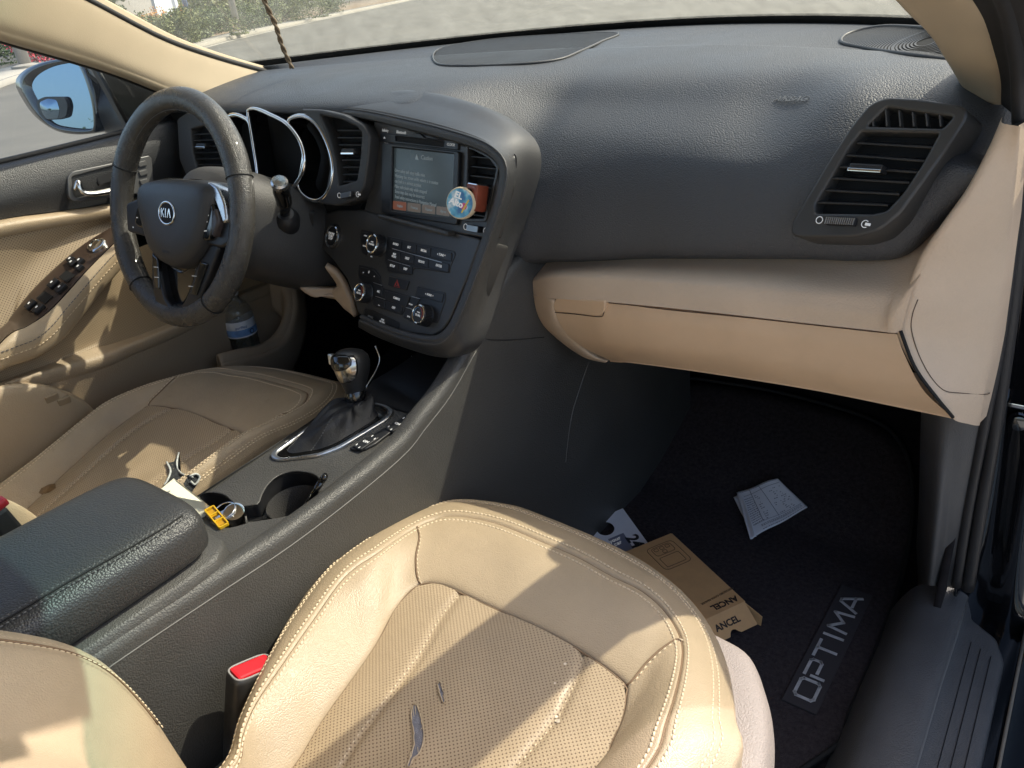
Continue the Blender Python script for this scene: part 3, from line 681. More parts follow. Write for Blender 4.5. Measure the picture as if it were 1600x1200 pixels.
L4 = loop([(x, y, -.02) for x, y, o in inn_u], [(x, y, -.02) for x, y, o in inn_l])
Lm = L0 + np.array([0, .03, -.01])
pod = patch('leather_surround', [Lm, L0, L0 * .62 + L2 * .38 + PU.n * .003, L0 * .25 + L2 * .75 + PU.n * .004, L2, L2 * .4 + L3 * .6 + PU.n * .004, L3, L4], pod_m, cs, 180, 70, flip=True)
nr = np.tile(PU.n + np.array([0, 0, .4]), (90, 1))
stitches('stitching', L2 * .92 + L0 * .08 + PU.n * .0024, nr, stitchd_m, pod, step=.0042, ln=.003)
tube('seam', L2 + PU.n * .0005, .0012, pod_m, pod, 6)
# faces
fu = [(586, 188), (600, 190), (640, 202), (700, 219), (742, 232), (768, 246), (781, 264), (780, 290), (770, 326), (758, 372), (700, 362), (640, 349), (585, 335), (570, 330), (578, 300), (584, 250)]
fup = plate('upper_fascia', PU, [rnd(UPX(fu), .004, 3), rnd(UPX([(734, 228), (745, 228), (764, 232), (779, 240), (780, 252), (776, 276), (759, 342), (731, 342)]), .004, 4)], -.03, .002, face_m, cs, .002)
fl_ = [(497, 338), (530, 328), (570, 328), (640, 348), (700, 361), (756, 374), (728, 447), (706, 500), (694, 517), (678, 526), (640, 521), (596, 507), (562, 490), (556, 466), (545, 436), (522, 405), (502, 385), (496, 365)]
flo = plate('lower_fascia', PL, [rnd(LPX(fl_), .006, 4)], -.05, .004, face_m, cs, .003)
# ledge under the screen
bar('ledge', PU.px(598, 338, .008), PU.px(708, 366, .008), PU.v, .020, .007, face_m, cs, .003)
# display -------------------------------------------------------------
bez = plate('display_bezel', PU, [rnd(UPX([(598, 223), (719, 237), (715, 352), (597, 333)], .006), .005, 3), rnd(UPX([(614, 230), (711, 241), (707, 340), (612, 329)], .006), .002, 2)], .002, .008, black_m, cs, .0015)
def screenmat():
    M = bpy.data.materials.new('display_screen'); M.use_nodes = True; b = M.node_tree.nodes['Principled BSDF']
    b.inputs['Base Color'].default_value = (.020, .026, .028, 1); b.inputs['Roughness'].default_value = .22
    b.inputs['Emission Color'].default_value = (.045, .06, .065, 1); b.inputs['Emission Strength'].default_value = .18
    return M
dsp = plate('display', PU, [UPX([(615, 231), (710, 241), (706, 340), (613, 328)], .0035)], .001, .0035, screenmat(), cs)
dsp['label'] = 'dim navigation screen showing a caution message'
lg = mat('screen_text', (.10, .12, .13), .4, emit=((.30, .36, .38), .12))
def txU(body, x, y, size, M=white_m, off=.0042, par=cs, **k): return text('lettering', body, PU.px(x, y, off), PU.u, PU.v, size, M, par, **k)
def txL(body, x, y, size, M=white_m, off=.0068, par=cs, **k): return text('lettering', body, PL.px(x, y, off), PL.u, PL.v, size, M, par, **k)
txU('Caution', 667, 247, .0085, lg, .0040, dsp)
tri = [PU.uv(651, 241, .004), PU.uv(654, 250, .004), PU.uv(648.5, 249, .004)]
plate('warning_triangle', PU, [tri], .0036, .0041, lg, dsp)
for k, s in enumerate(('Drive safely and obey traffic rules', 'Watching this screen while vehicle is in motion', 'can lead to a serious accident', 'Make selections only while stopped', 'Some map data may be incorrect', 'Read safety instructions in Navigation Manual')):
    text('lettering', s, PU.px(617, 266 + k * 8.2, .0040), PU.u, PU.v, .0070, lg, dsp, align='LEFT', sx=.80)
for k, s in enumerate(('English', 'Francais', 'Espanol', 'Agree')):
    x0 = 614.5 + k * 22.6; x1 = x0 + 20.4; sl0 = .107
    yy = lambda x: 313.5 + (x - 614) * .125
    mb = mat('screen_key_red' if k == 0 else 'screen_key', (.05, .035, .03), .3, emit=((.16, .055, .03) if k == 0 else (.105, .09, .075), .30))
    plate('screen_key', PU, [rnd(UPX([(x0, yy(x0)), (x1, yy(x1)), (x1 - .4, yy(x1) + 13.6), (x0 - .4, yy(x0) + 13.2)], .0037), .002, 3)], .003, .0040, mb, dsp)
    txU(s, (x0 + x1) / 2, yy((x0 + x1) / 2) + 7, .0055, lg, .0043, dsp)
# disc slot
plate('disc_unit', PU, [rnd(UPX([(594, 208), (640, 212), (647, 207.5), (657, 208.5), (664, 215), (717, 221), (716, 235), (594, 221)], .004), .003, 3), rnd(UPX([(618, 212.5), (695, 221), (694, 229.5), (619, 220.5)], .004), .001, 2)], .0, .005, black_m, cs, .001)
plate('disc_slot', PU, [UPX([(618, 212), (696, 220), (695, 231), (618, 221)], .0022)], .0, .0025, deep_m, cs)
txU('CLOCK', 704.6, 226.2, .0052, white_m, .0054)
txU('Infinity', 602, 203.8, .0062, white_m, .0024, sx=1.0); txU('Bluetooth', 627, 206.8, .0062, white_m, .0024, bold=.01)
txU('TRACK', 603.5, 224.4, .0032, white_m, .0024); plate('eject_mark', PU, [UPX([(600.5, 213.2), (602.3, 216.6), (598.8, 216.2)], .0054)], .005, .0054, white_m, cs)
# right vent of the stack
vent(PU, [(730, 224), (747, 224), (766, 228), (782, 238), (784, 252), (779, 280), (762, 347), (727, 347)], [[(734, 228), (745, 228), (764, 232), (779, 240), (780, 252), (776, 276), (759, 342), (731, 342)]],
     [((736, 243), (780, 247.5)), ((735, 258.5), (778, 263)), ((734.5, 273), (775, 277.5)), ((733, 288), (771, 293)), ((732, 318), (765, 323)), ((731.5, 333), (760, 337))], cs, 'narrow air vent beside the navigation screen', front=.0035, thick=.02, cav=-.014,
     wheelp=((735, 356), (752, 359)), tabp=((742, 303), (756, 305)), r=.004, bevel=.001, depth=.010)
# knobs ---------------------------------------------------------------
def knob(px, py, r, hgt, name='rotary_knob', label=None, lines=(), arcs=False, pl=PL):
    c = pl.px(px, py, hgt); o = c - pl.n * hgt
    k = lathe(name, [(r * 1.22, -.004), (r * 1.22, .003), (r * 1.12, .0045), (r * 1.04, .006), (r * 1.02, hgt * .9), (r * .97, hgt)], o, pl.n, black_m, cs, 40, u=pl.u)
    if label: k['label'] = label
    n = 44; vs = []; fs = []
    for i in range(n):
        th = 2 * math.pi * i / n; d = pl.u * math.cos(th) + pl.v * math.sin(th); t = -pl.u * math.sin(th) + pl.v * math.cos(th); b = len(vs)
        for rr, tt, hh in ((1.0, -.5, .007), (1.0, .5, .007), (1.0, .5, hgt * .9), (1.0, -.5, hgt * .9), (1.065, 0, .008), (1.065, 0, hgt * .88)):
            vs.append(o + d * rr * r * 1.015 + t * tt * r * .09 + pl.n * hh)
        fs += [(b, b + 4, b + 5, b + 3), (b + 1, b + 2, b + 5, b + 4), (b, b + 1, b + 4), (b + 3, b + 5, b + 2)]
    tag(mesh('grip_ribs', vs, fs, black_m, k, smooth=False), kind='stuff')
    lathe('chrome_ring', [(r * .80, hgt - .001), (r * .82, hgt + .0012), (r * .90, hgt + .0020), (r * .985, hgt + .0010), (r * 1.0, hgt - .0015)], o, pl.n, chrome_m, k, 40, u=pl.u)
    lathe('knob_cap', [(r * .82, hgt - .002), (r * .82, hgt + .0002), (r * .5, hgt + .0006), (0, hgt + .0008)], o, pl.n, black_m, k, 32, u=pl.u)
    for s, dv, size in lines:
        text('lettering', s, c + pl.n * .0010 + pl.v * dv, pl.u, pl.v, size, white_m, k)
    if arcs:
        for a0, a1, M in ((1.75, 3.6, mat('arc_blue', (.12, .25, .42), .5)), (-.45, 1.4, mat('arc_red', (.40, .06, .04), .5))):
            tube('temperature_arc', [c + pl.n * .0011 + (pl.u * math.cos(t) + pl.v * math.sin(t)) * r * .68 for t in np.linspace(a0, a1, 14)], .0005, M, k, 5)
    return k
knob(581.5, 381, .0150, .020, label='power and volume knob with chrome rim', lines=(('PUSH', .0028, .0026), ('POWER', -.001, .0042)))
knob(561.5, 456.5, .0142, .020, label='driver temperature knob with chrome rim', lines=(('PUSH', .0026, .0028), ('AUTO', -.0016, .0046)), arcs=True)
knob(654, 491, .0142, .020, label='passenger temperature knob with chrome rim', lines=(('PUSH', .0026, .0028), ('DUAL', -.0016, .0046)), arcs=True)
# start button
def start_button():
    c = PL.px(518, 369, .008); o = c - PL.n * .008
    b = lathe('start_button', [(.0235, -.004), (.0235, .002), (.021, .005), (.0195, .006)], o, PL.n, black_m, cs, 40, u=PL.u)
    b['label'] = 'round engine start button with chrome ring'
    lathe('chrome_ring', [(.0150, .006), (.0155, .0085), (.0172, .0095), (.0190, .0085), (.0195, .005)], o, PL.n, chrome_m, b, 40, u=PL.u)
    lathe('button_cap', [(.0152, .005), (.0152, .0078), (.008, .0086), (0, .0088)], o, PL.n, black_m, b, 32, u=PL.u)
    for s, dv in (('ENGINE', .0042), ('START', 0), ('STOP', -.0042)): text('lettering', s, o + PL.n * .0092 + PL.v * dv, PL.u, PL.v, .0052, white_m, b, bold=.015)
start_button()
# button clusters: pixel boxes are written in the zoomed frame of the lower fascia
def zp(x, y): return 490 + x / 6.667, 335 + y / 6.667
def surround(pts): plate('button_surround', PL, [rnd(LPX([zp(*p) for p in pts], .005), .003, 3)], .001, .0052, black_m, cs, .001)
def button(pts, body=None, tx=0, ty=0, size=.0050, M=black_m, lab=white_m):
    b = plate('button', PL, [rnd(LPX([zp(*p) for p in pts], .0062), .0018, 3)], .002, .0066, M, cs, .0008)
    if body:
        c = np.mean(pts, 0); text('lettering', body, PL.px(*zp(c[0] + tx, c[1] + ty), .0068), PL.u, PL.v, size, lab, b, bold=.012, sx=.92)
    return b
surround([(770, 225), (1470, 385), (1475, 420), (1400, 610), (1050, 560), (1010, 635), (770, 595), (740, 480)])
sy = lambda x: .235 * (x - 800)
def cell(x0, x1, y0, y1, sh=0): return [(x0, y0 + sy(x0)), (x1, y0 + sy(x1)), (x1 - 8 + sh, y1 + sy(x1)), (x0 - 8 + sh, y1 + sy(x0))]
for x0, x1, s in ((800, 918, 'RADIO'), (924, 1072, 'SAT'), (1078, 1222, 'MEDIA'), (1228, 1440, '\u2228 TUNE \u2227')): button(cell(x0, x1, 252, 342), s.replace('\u2228', 'v').replace('\u2227', '^'))
for x0, x1, s in ((782, 904, 'MAP\nVOICE'), (910, 1048, 'DEST'), (1054, 1200, 'ROUTE'), (1206, 1410, 'ENTER')): button(cell(x0, x1, 372, 462), s, size=.0044 if '\n' in s else .0050)
for x0, x1, s in ((766, 882, 'SETUP'), (888, 1030, 'DISP')): button(cell(x0, x1, 490, 572), s)
for a, b in (((818, 356), (1335, 500)), ((775, 472), (1005, 540))): bar('silver_line', PL.px(*zp(*a), .0066), PL.px(*zp(*b), .0066), PL.v, .0008, .0010, silver_m, cs, .0003)
# left keys around the power knob
surround([(490, 150), (640, 180), (620, 240), (560, 440), (500, 400), (480, 250)])
button([(505, 180), (560, 190), (545, 260), (495, 250)], None); txL('v SEEK', *zp(540, 222), .0032, off=.007); txL('PRESET', *zp(530, 330), .0030, off=.0066); txL('VOL', *zp(603, 440), .0028, off=.0054)
# hazard
hz = button([(788, 642), (992, 692), (962, 792), (772, 742)]); hz['label'] = 'hazard light button with red triangle'
for sc_, in ((1.0,), (.55,)):
    c = np.array(zp(866, 722)); tri = [np.array(zp(870, 680)), np.array(zp(892, 762)), np.array(zp(838, 750))]
    tube('hazard_triangle', [PL.px(*(c + (t - c) * sc_), .0069) for t in tri], .0004, mat('hazard_red', (.55, .06, .05), .5), hz, 5, closed=True)
# fan keys
surround([(470, 520), (640, 560), (700, 640), (715, 760), (1000, 850), (960, 980), (920, 1050), (630, 960), (620, 900), (460, 640)])
button([(485, 545), (625, 580), (680, 640), (690, 690), (600, 660), (490, 620)]); txL('v', *zp(517, 604), .0046, off=.0070); txL('*', *zp(573, 612), .0095, off=.0070); txL('^', *zp(630, 650), .0046, off=.0070)
button([(632, 715), (712, 742), (715, 850), (645, 830)], 'A/C', 0, 20)
button([(742, 792), (1000, 860), (962, 970), (752, 885)], 'CLIMATE', 0, 0, .0046)
button([(628, 868), (745, 905), (735, 985), (615, 945)]); txL('~', *zp(682, 945), .008, off=.007)
button([(750, 905), (925, 955), (915, 1035), (742, 988)], 'OFF', 0, 2)
for a, b in (((620, 708), (712, 740)), ((645, 852), (745, 885))): bar('silver_line', PL.px(*zp(*a), .0066), PL.px(*zp(*b), .0066), PL.v, .0008, .0009, silver_m, cs, .0003)
# mode keys
surround([(1080, 745), (1370, 810), (1375, 880), (1290, 1130), (1020, 1120), (930, 1070), (1010, 870), (1050, 860)])
button([(1082, 765), (1355, 830), (1335, 920), (1200, 880), (1075, 850)], 'v  MODE  ^', -5, -10, .0042)
button([(1020, 862), (1110, 885), (1060, 960), (992, 945)]); txL('FRONT', *zp(1012, 938), .0030, off=.007)
button([(960, 975), (1040, 995), (1020, 1100), (935, 1070)]); txL('REAR', *zp(990, 1065), .0030, off=.007)
for a, b in (((1022, 855), (1108, 878)), ((962, 968), (1030, 988))): bar('silver_line', PL.px(*zp(*a), .0066), PL.px(*zp(*b), .0066), PL.v, .0008, .0009, silver_m, cs, .0003)
# indicator strip
plate('indicator_strip', PL, [rnd(LPX([zp(525, 975), zp(640, 1000), zp(895, 1125), zp(885, 1195), zp(540, 1150)], .005), .004, 4)], .001, .0048, mat('indicator_black', (.017, .016, .015), .35), cs, .0008)
txL('AIR BAG', *zp(590, 1066), .0038, dim_m, off=.0052); txL('PASS\nAIR BAG', *zp(716, 1110), .0040, white_m, off=.0052)

# ================================================================== instrument cluster
ic = thing('instrument_cluster', 'hooded instrument cluster with three dark dials in chrome rings', 'instrument cluster', (-.36, .07, .7))
CL = Plane((-.33, .06, .80), 0, 15)
plate('cluster_face', CL, [ppoly(CL, [(262, 172), (345, 160), (430, 158), (505, 168), (575, 186), (592, 205), (584, 290), (560, 330), (500, 340), (430, 330), (280, 300)], -.03)], -.045, -.03, deep_m, ic)
def dial(pts, lab, closed=False, off=.012):
    p3 = [CL.px(x, y, off) for x, y in pts]; c3 = curve(p3, 60, closed)
    r = tube('dial_ring', c3, .0042, chrome_m, ic, 8, closed=closed, flat=.7); r['label'] = lab
    c = np.mean(c3, 0); back = np.array([c + (q - c) * .93 - CL.n * .035 for q in c3])
    grid('dial_well', np.stack([c3, c3 * .5 + back * .5, back]), gloss_m, r, closed=closed)
    return r
dial([(350, 200), (352, 188), (360, 181), (370, 180), (380, 184), (389, 191), (394, 215), (399, 245), (404, 280), (380, 285), (358, 260)], 'fuel dial ring', True, .006)
dial([(388, 172), (400, 170), (420, 178), (448, 193), (468, 218), (476, 246), (474, 268), (464, 286), (452, 299), (430, 295), (407, 285), (400, 250), (394, 212), (389, 182)], 'tall speedometer ring in the middle', True, .014)
dial([(450, 190), (466, 181), (486, 186), (504, 207), (516, 235), (521, 262), (518, 288), (508, 307), (494, 314), (478, 308), (466, 292), (470, 270), (474, 240), (464, 212)], 'tachometer ring beside the air vent', True, .010)
# bezel with the two driver vents
vent(CL, [(478, 171), (510, 172), (545, 180), (575, 195), (587, 214), (584, 250), (578, 292), (565, 313), (535, 322), (505, 318), (518, 295), (524, 262), (518, 230), (505, 203), (490, 184)], [[(509, 181), (540, 187), (566, 199), (574, 208), (571, 250), (566, 282), (537, 291), (532, 250), (522, 213)]],
     [((527, 202), (572, 202.5)), ((528, 213.5), (572, 214)), ((530, 225), (571.5, 225)), ((533, 237), (571, 237)), ((535, 248.5), (570.5, 248.5)), ((536, 260), (570, 259.5)), ((536, 271), (569, 270.5)), ((537, 282.5), (567, 282))], ic, 'driver side centre air vent with seven slats', M=pod_m, front=.012, thick=.035, cav=-.012, tabp=((539, 237), (559, 237)), wheelp=((537, 306), (553, 303)), r=.006)
vent(CL, [(276, 186), (292, 176), (345, 184), (348, 230), (350, 290), (295, 284), (280, 250)], [[(298, 202), (320, 196), (342, 200), (346, 240), (346, 274), (310, 272), (301, 240)]],
     [((299, 209 + k * 9.6), (346, 207 + k * 9.8)) for k in range(7)], ic, 'outer driver air vent seen through the steering wheel', M=grey_m, front=.0, thick=.03, cav=-.02, tabp=((312, 228), (326, 228)), r=.006)
# panel below the cluster and the knee bolster
patch('lower_shroud', [[CL.px(x, y, .0) for x, y in ((270, 290), (350, 292), (430, 300), (470, 315), (492, 330))], [CL.px(x, y, .01) for x, y in ((262, 320), (350, 325), (430, 335), (470, 342), (490, 345))], [CL.px(x, y, -.03) for x, y in ((262, 420), (350, 425), (430, 430), (470, 430), (488, 425))]], face_m, ic, 30, 20, flip=True)
kb = thing('knee_panel', 'curved beige lower panel left of the centre stack', 'trim panel', (-.25, .1, .5))
patch('panel', [[PX(*a) for a in ((512, 410, -.235), (528, 420, -.222), (540, 436, -.212), (548, 452, -.205), (556, 470, -.198))], [PX(*a) for a in ((530, 445, -.25), (532, 449, -.25), (530, 455, -.25), (528, 462, -.25), (560, 490, -.20))], [PX(*a) for a in ((470, 446, -.30), (480, 455, -.295), (500, 463, -.28), (525, 468, -.25), (553, 470, -.21))]], beige_m, kb, 20, 16, thick=.01)

# ================================================================== steering column and wheel
sc2 = thing('steering_column', 'grey steering column shroud behind the wheel', 'steering column', (-.36, .0, .66))
rows = []
for cx, cy, cz, a, b in ((-.37, -.105, .735, .060, .050), (-.365, -.085, .725, .088, .074), (-.358, -.045, .700, .098, .085), (-.352, .0, .672, .100, .088), (-.35, .05, .645, .10, .09), (-.35, .12, .61, .10, .09)):
    ring = []
    for k in range(40):
        th = 2 * math.pi * k / 40; c, s = math.cos(th), math.sin(th)
        x = a * math.copysign(abs(c) ** .7, c); z = b * math.copysign(abs(s) ** .75, s)
        ring.append((cx + x, cy + z * .34, cz + z * .94))
    rows.append(cr(ring, 40, True))
grid('shroud', np.stack([cr(np.array(rows)[:, k], 20) for k in range(40)], 1), grey_m, sc2, closed=True)
def stalk(p0, p1, p2, lab, M=gloss_m):
    b = lathe('stalk_boot', [(.022, -.01), (.022, .008), (.017, .016), (.013, .02), (0, .02)], p0, p1 - p0, black_m, sc2, 24)
    s = tube('stalk', cr([p0, p0 * .5 + p1 * .5, p1, p2], 18), np.interp(np.linspace(0, 1, 18), [0, .5, .62, .9, 1], [.0075, .009, .0125, .0135, .010]), M, sc2, 14, flat=.8); s['label'] = lab
    return s
stalk(PX(447, 345, -.265), PX(444, 315, -.235), PX(437, 287, -.21), 'black wiper stalk with silver tip')
lathe('stalk_tip', [(.0128, -.004), (.0128, .004), (.010, .007), (0, .0075)], PX(437, 287, -.21), PX(437, 287, -.21) - PX(444, 315, -.235), silver_m, sc2, 20)
stalk(PX(330, 300, -.42), PX(290, 288, -.47), PX(252, 288, -.52), 'black indicator stalk behind the hub')

sw = thing('steering_wheel', 'worn black leather steering wheel with airbag hub', 'steering wheel', (-.37, -.136, .746))
W = Plane((-.37, -.136, .746), 0, 20.1)
RC, RM = .1660, .0180
n = 120; rim = []; rr = []
for k in range(n):
    th = 2 * math.pi * k / n; rim.append(W.at(RC * math.cos(th), RC * math.sin(th))); rr.append(RM * (1 + .06 * math.exp(-((abs(math.sin(th)) - .55) / .2) ** 2)))
def wheelleather():
    return mat('wheel_leather', (.055, .052, .047), .27, coat=.2, grain=(700, .6), vary=.25, vscale=22, dust=((.30, .28, .24), 260, .98, .30))
tube('rim', rim, rr, wheelleather(), sw, 20, closed=True, up=W.n)
for th in (.35, 2.79, 4.05, 5.37):
    c = W.at(RC * math.cos(th), RC * math.sin(th)); t = -W.u * math.sin(th) + W.v * math.cos(th); rd = W.u * math.cos(th) + W.v * math.sin(th)
    tube('rim_seam', [c + (rd * math.cos(a) + W.n * math.sin(a)) * (RM * 1.045) for a in np.linspace(0, 6.283, 40)[:-1]], .0009, deep_m, sw, 5, closed=True)
# inner thread line
inn = [W.at((RC - RM * .93) * math.cos(t), (RC - RM * .93) * math.sin(t), RM * .42) for t in np.linspace(.5, 2.65, 60)]
stitches('rim_stitching', inn, np.tile(W.n, (60, 1)), stitchd_m, sw, step=.0035, ln=.0024)
# hub: a domed airbag cover
def dome(name, pl, outline, n0, n1, M, parent, k=(1.0, .985, .93, .78, .5, .2, .004), hh=(0, .45, .74, .92, .985, .997, 1.0), n=64):
    p = curve([np.array([*q, 0]) for q in outline], n, True)[:, :2]; c = p.mean(0); rows = [[pl.at(*(c + (q - c) * 1.0), n0 - .02) for q in p]]
    for a, h in zip(k, hh): rows.append([pl.at(*(c + (q - c) * a), n0 + (n1 - n0) * h) for q in p])
    o = grid(name, np.array(rows), M, parent, closed=True)
    vs = [v.co for v in o.data.vertices]; return o
HO = .030
ho = [(221, 300), (228, 287), (245, 281), (280, 279), (315, 281), (336, 288), (341, 302), (336, 330), (330, 355), (318, 388), (300, 410), (285, 419), (270, 418), (252, 405), (238, 385), (228, 350), (222, 322)]
hub = dome('airbag_cover', W, ppoly(W, ho, HO * .6), .002, HO + .008, mat('airbag_cover', (.034, .034, .035), .44, grain=(900, .3), vary=.12), sw)
hbv = bvh_of(hub)
# emblem: oval ring with three letters
ec = hit(hbv, 261, 333, .0006); ex, ey = .0205, .0165
en = unit(W.n + W.u * .0); eu, ev = W.u, W.v
em = tube('emblem', [ec + eu * ex * math.cos(t) + ev * ey * math.sin(t) for t in np.linspace(0, 2 * math.pi, 49)[:-1]], .0017, chrome_m, sw, 8, closed=True, flat=.8); em['label'] = 'oval chrome maker emblem on the hub'
mesh('emblem_field', [ec + eu * ex * math.cos(t) + ev * ey * math.sin(t) for t in np.linspace(0, 2 * math.pi, 49)[:-1]], [tuple(range(48))], deep_m, em)
def strokes(segs):
    for a, b in segs: bar('emblem_letter', ec + eu * a[0] + ev * a[1] + W.n * .0010, ec + eu * b[0] + ev * b[1] + W.n * .0010, W.n, .0022, .0012, chrome_m, em, .0003)
LH = .0068
strokes([((-.0125, -LH), (-.0125, LH)), ((-.0122, -.001), (-.0055, LH)), ((-.0100, .0012), (-.0050, -LH)), ((-.0012, -LH), (-.0012, LH)), ((.0035, -LH), (.0078, LH)), ((.0078, LH), (.0121, -LH))])
q = hit(hbv, 259, 393, .0004)
text('airbag_mark', 'AIRBAG', q, W.u, W.v, .0062, grille_m, hub)
# spokes
def wslab(name, pts, n0, n1, M, par=sw, bev=.004, r=.008, off=None): return plate(name, W, [rnd(ppoly(W, pts, n1 if off is None else off), r, 4)], n0, n1, M, par, bev, 3)
lsp = wslab('spoke', [(196, 318), (226, 305), (240, 330), (240, 375), (214, 366), (198, 362)], -.012, .016, black_m)
rsp = wslab('spoke', [(325, 300), (362, 312), (372, 330), (368, 372), (345, 388), (318, 380)], -.012, .016, black_m)
tr1 = wslab('spoke_trim', [(322, 282), (340, 292), (350, 316), (354, 345), (348, 350), (338, 320), (330, 300)], .0, .022, silver_m, bev=.003)
for x, y in ((316, 331), (315.5, 346), (315, 362)): pass
kp = wslab('control_keys', [(322, 308), (334, 322), (333, 352), (327, 376), (314, 376), (314, 345)], .005, .024, gloss_m, rsp)
for x, y in ((321, 337), (319, 347), (318, 361)): bar('key_mark', W.px(x, y, .0245), W.px(x + 5, y - .5, .0245), W.n, .0016, .0004, white_m, kp, .0)
dm = wslab('thumb_pad', [(334, 322), (341, 346), (331, 374), (329, 345)], .01, .027, mat('thumb_pad', (.045, .035, .033), .4), rsp)
lk = wslab('control_keys', [(216, 318), (227, 324), (229, 352), (219, 358), (209, 350), (211, 330)], .005, .024, gloss_m, lsp)
for x, y in ((222, 326), (224, 333), (222, 342), (225, 353), (214, 340), (208, 355)): box('key_mark', W.px(x, y, .0246), W.u, W.v, W.n, .0028, .0018, .0006, white_m, lk)
# lower U-shaped spoke: two arms and a base with a dark pocket
us = wslab('lower_spoke', [(236, 390), (246, 402), (252, 440), (258, 466), (268, 480), (284, 476), (296, 452), (306, 416), (330, 378), (343, 385), (326, 432), (310, 470), (295, 492), (262, 497), (243, 480), (236, 440)], -.010, .012, black_m, bev=.005)
wslab('spoke_pocket', [(246, 402), (262, 416), (285, 424), (310, 406), (304, 440), (292, 470), (276, 484), (262, 474), (252, 440)], -.014, -.002, gloss_m, us)
for x0, y0 in ((241, 402), (241.5, 418), (241.5, 434)): pass
wslab('key_strip', [(237, 396), (246, 404), (248, 452), (241, 450)], .008, .015, gloss_m, us, .002, .003)
wslab('key_strip', [(313, 408), (324, 412), (306, 462), (297, 460)], .008, .015, gloss_m, us, .002, .003)
for x, y in ((242, 417), (243, 433), (302, 431), (296.5, 447)): bar('key_mark', W.px(x - 2, y, .0154), W.px(x + 5, y + .6, .0154), W.n, .0008, .0004, white_m, us, .0)
# ================================================================== centre console
cc = thing('center_console', 'dusty charcoal centre console between the two front seats', 'centre console', (0, -.4, .05))
SY = [-1.05, -.80, -.621, -.50, -.394, -.28, -.198, -.154, -.096, -.03, .03, .09, .16, .30, .62]
SZ = [.502, .496, .493, .487, .481, .484, .492, .507, .529, .569, .612, .644, .646, .62, .60]
def sX(Y): return float(np.interp(Y, [-1.05, -.1, .05, .12, .6], [.115, .115, .114, .118, .135]))
rows = []
for dx, dz in ((-.034, -.016), (-.026, -.002), (-.014, .002), (-.005, .0), (.0, -.007), (.0015, -.018), (.002, -.0195), (.004, -.05), (.009, -.15)):
    rows.append([(sX(Y) + dx, Y, Z + dz) for Y, Z in zip(SY, SZ)])
rows.append([(sX(Y) + .014, Y, .20 + .1 * max(0, Y)) for Y in SY]); rows.append([(sX(Y) + .018, Y, zf(Y) - .01) for Y in SY])
side = patch('side_panel', rows, cons_m, cc, 120, 60, flip=True)
tube('side_seam', cr([(sX(Y) + .0022, Y, Z - .0185) for Y, Z in zip(SY[:10], SZ[:10])], 60), .0007, mat('worn_edge', (.16, .155, .145), .5), side, 6)
sdv = bvh_of(side)
tube('panel_seam', cr([hit(sdv, *a, .0003) for a in ((920, 565), (908, 600), (893, 650), (886, 700), (884, 722))], 20), .0006, mat('worn_edge', (0, 0, 0)), side, 6)
tube('panel_joint', cr([hit(sdv, *a, .0002) for a in ((742, 527), (770, 531), (800, 531), (850, 527))], 20), .0008, deep_m, side, 6)
# hidden driver side
grid('driver_side_panel', [[(-.055, Y, min(Z, .49) - .004) for Y, Z in zip(SY, SZ)], [(-.066, Y, min(Z, .49) - .012) for Y, Z in zip(SY, SZ)], [(-.085, Y, zf(Y)) for Y in SY]], cons_m, cc, flip=False)
TP = Plane((0, -.30, .4775), 0, 87.7)
cup = [(312, 774), (328, 769), (348, 772), (362, 783), (370, 790), (390, 789), (404, 786), (410, 771), (420, 755), (436, 742), (458, 736), (482, 738), (497, 746), (499, 762), (488, 786), (470, 799), (446, 806), (418, 811), (400, 814), (382, 818), (368, 822), (350, 824), (330, 816), (316, 798)]
cupl = [q[:2] for q in curve([np.array([*q, 0]) for q in ppoly(TP, cup)], 72, True)]
tsh = [TP.uv(*PZ(x, y, .478).tolist()[:0] or (x, y)) for x, y in ((300, 770),)]
top_out = [(-.098, -.30), (.093, -.30), (.095, .06), (.094, .19), (-.10, .19)]
shl = [(418, 714), (470, 676), (536, 627), (570, 628), (606, 634), (618, 643), (606, 656), (570, 677), (536, 698), (502, 711), (440, 719)]
tpl = plate('console_top', TP, [[(-.060, -.72), (.090, -.72), (.093, -.1), (.094, .19), (-.062, .19)], [tuple(q) for q in cupl]], -.006, .0, cons_m, cc, .0015)
cw = np.array([[TP.at(*q, h) for q in cupl] for h in (-.001, -.012, -.070)])
grid('cup_well', cw, black_m, cc, closed=True)
mesh('cup_floor', [TP.at(*q, -.068) for q in cupl], [tuple(range(len(cupl)))], black_m, cc)
br = ppoly(TP, [(358, 782), (412, 776), (424, 812), (376, 822)], -.02)
plate('cup_bridge', TP, [rnd(br, .006, 3)], -.066, -.020, black_m, cc, .005)
lathe('cup_sleeve', [(.0345, -.066), (.035, -.02), (.0352, -.012)], TP.at(*TP.uv(456, 773)), TP.n, grey_m, cc, 40, caps=False)
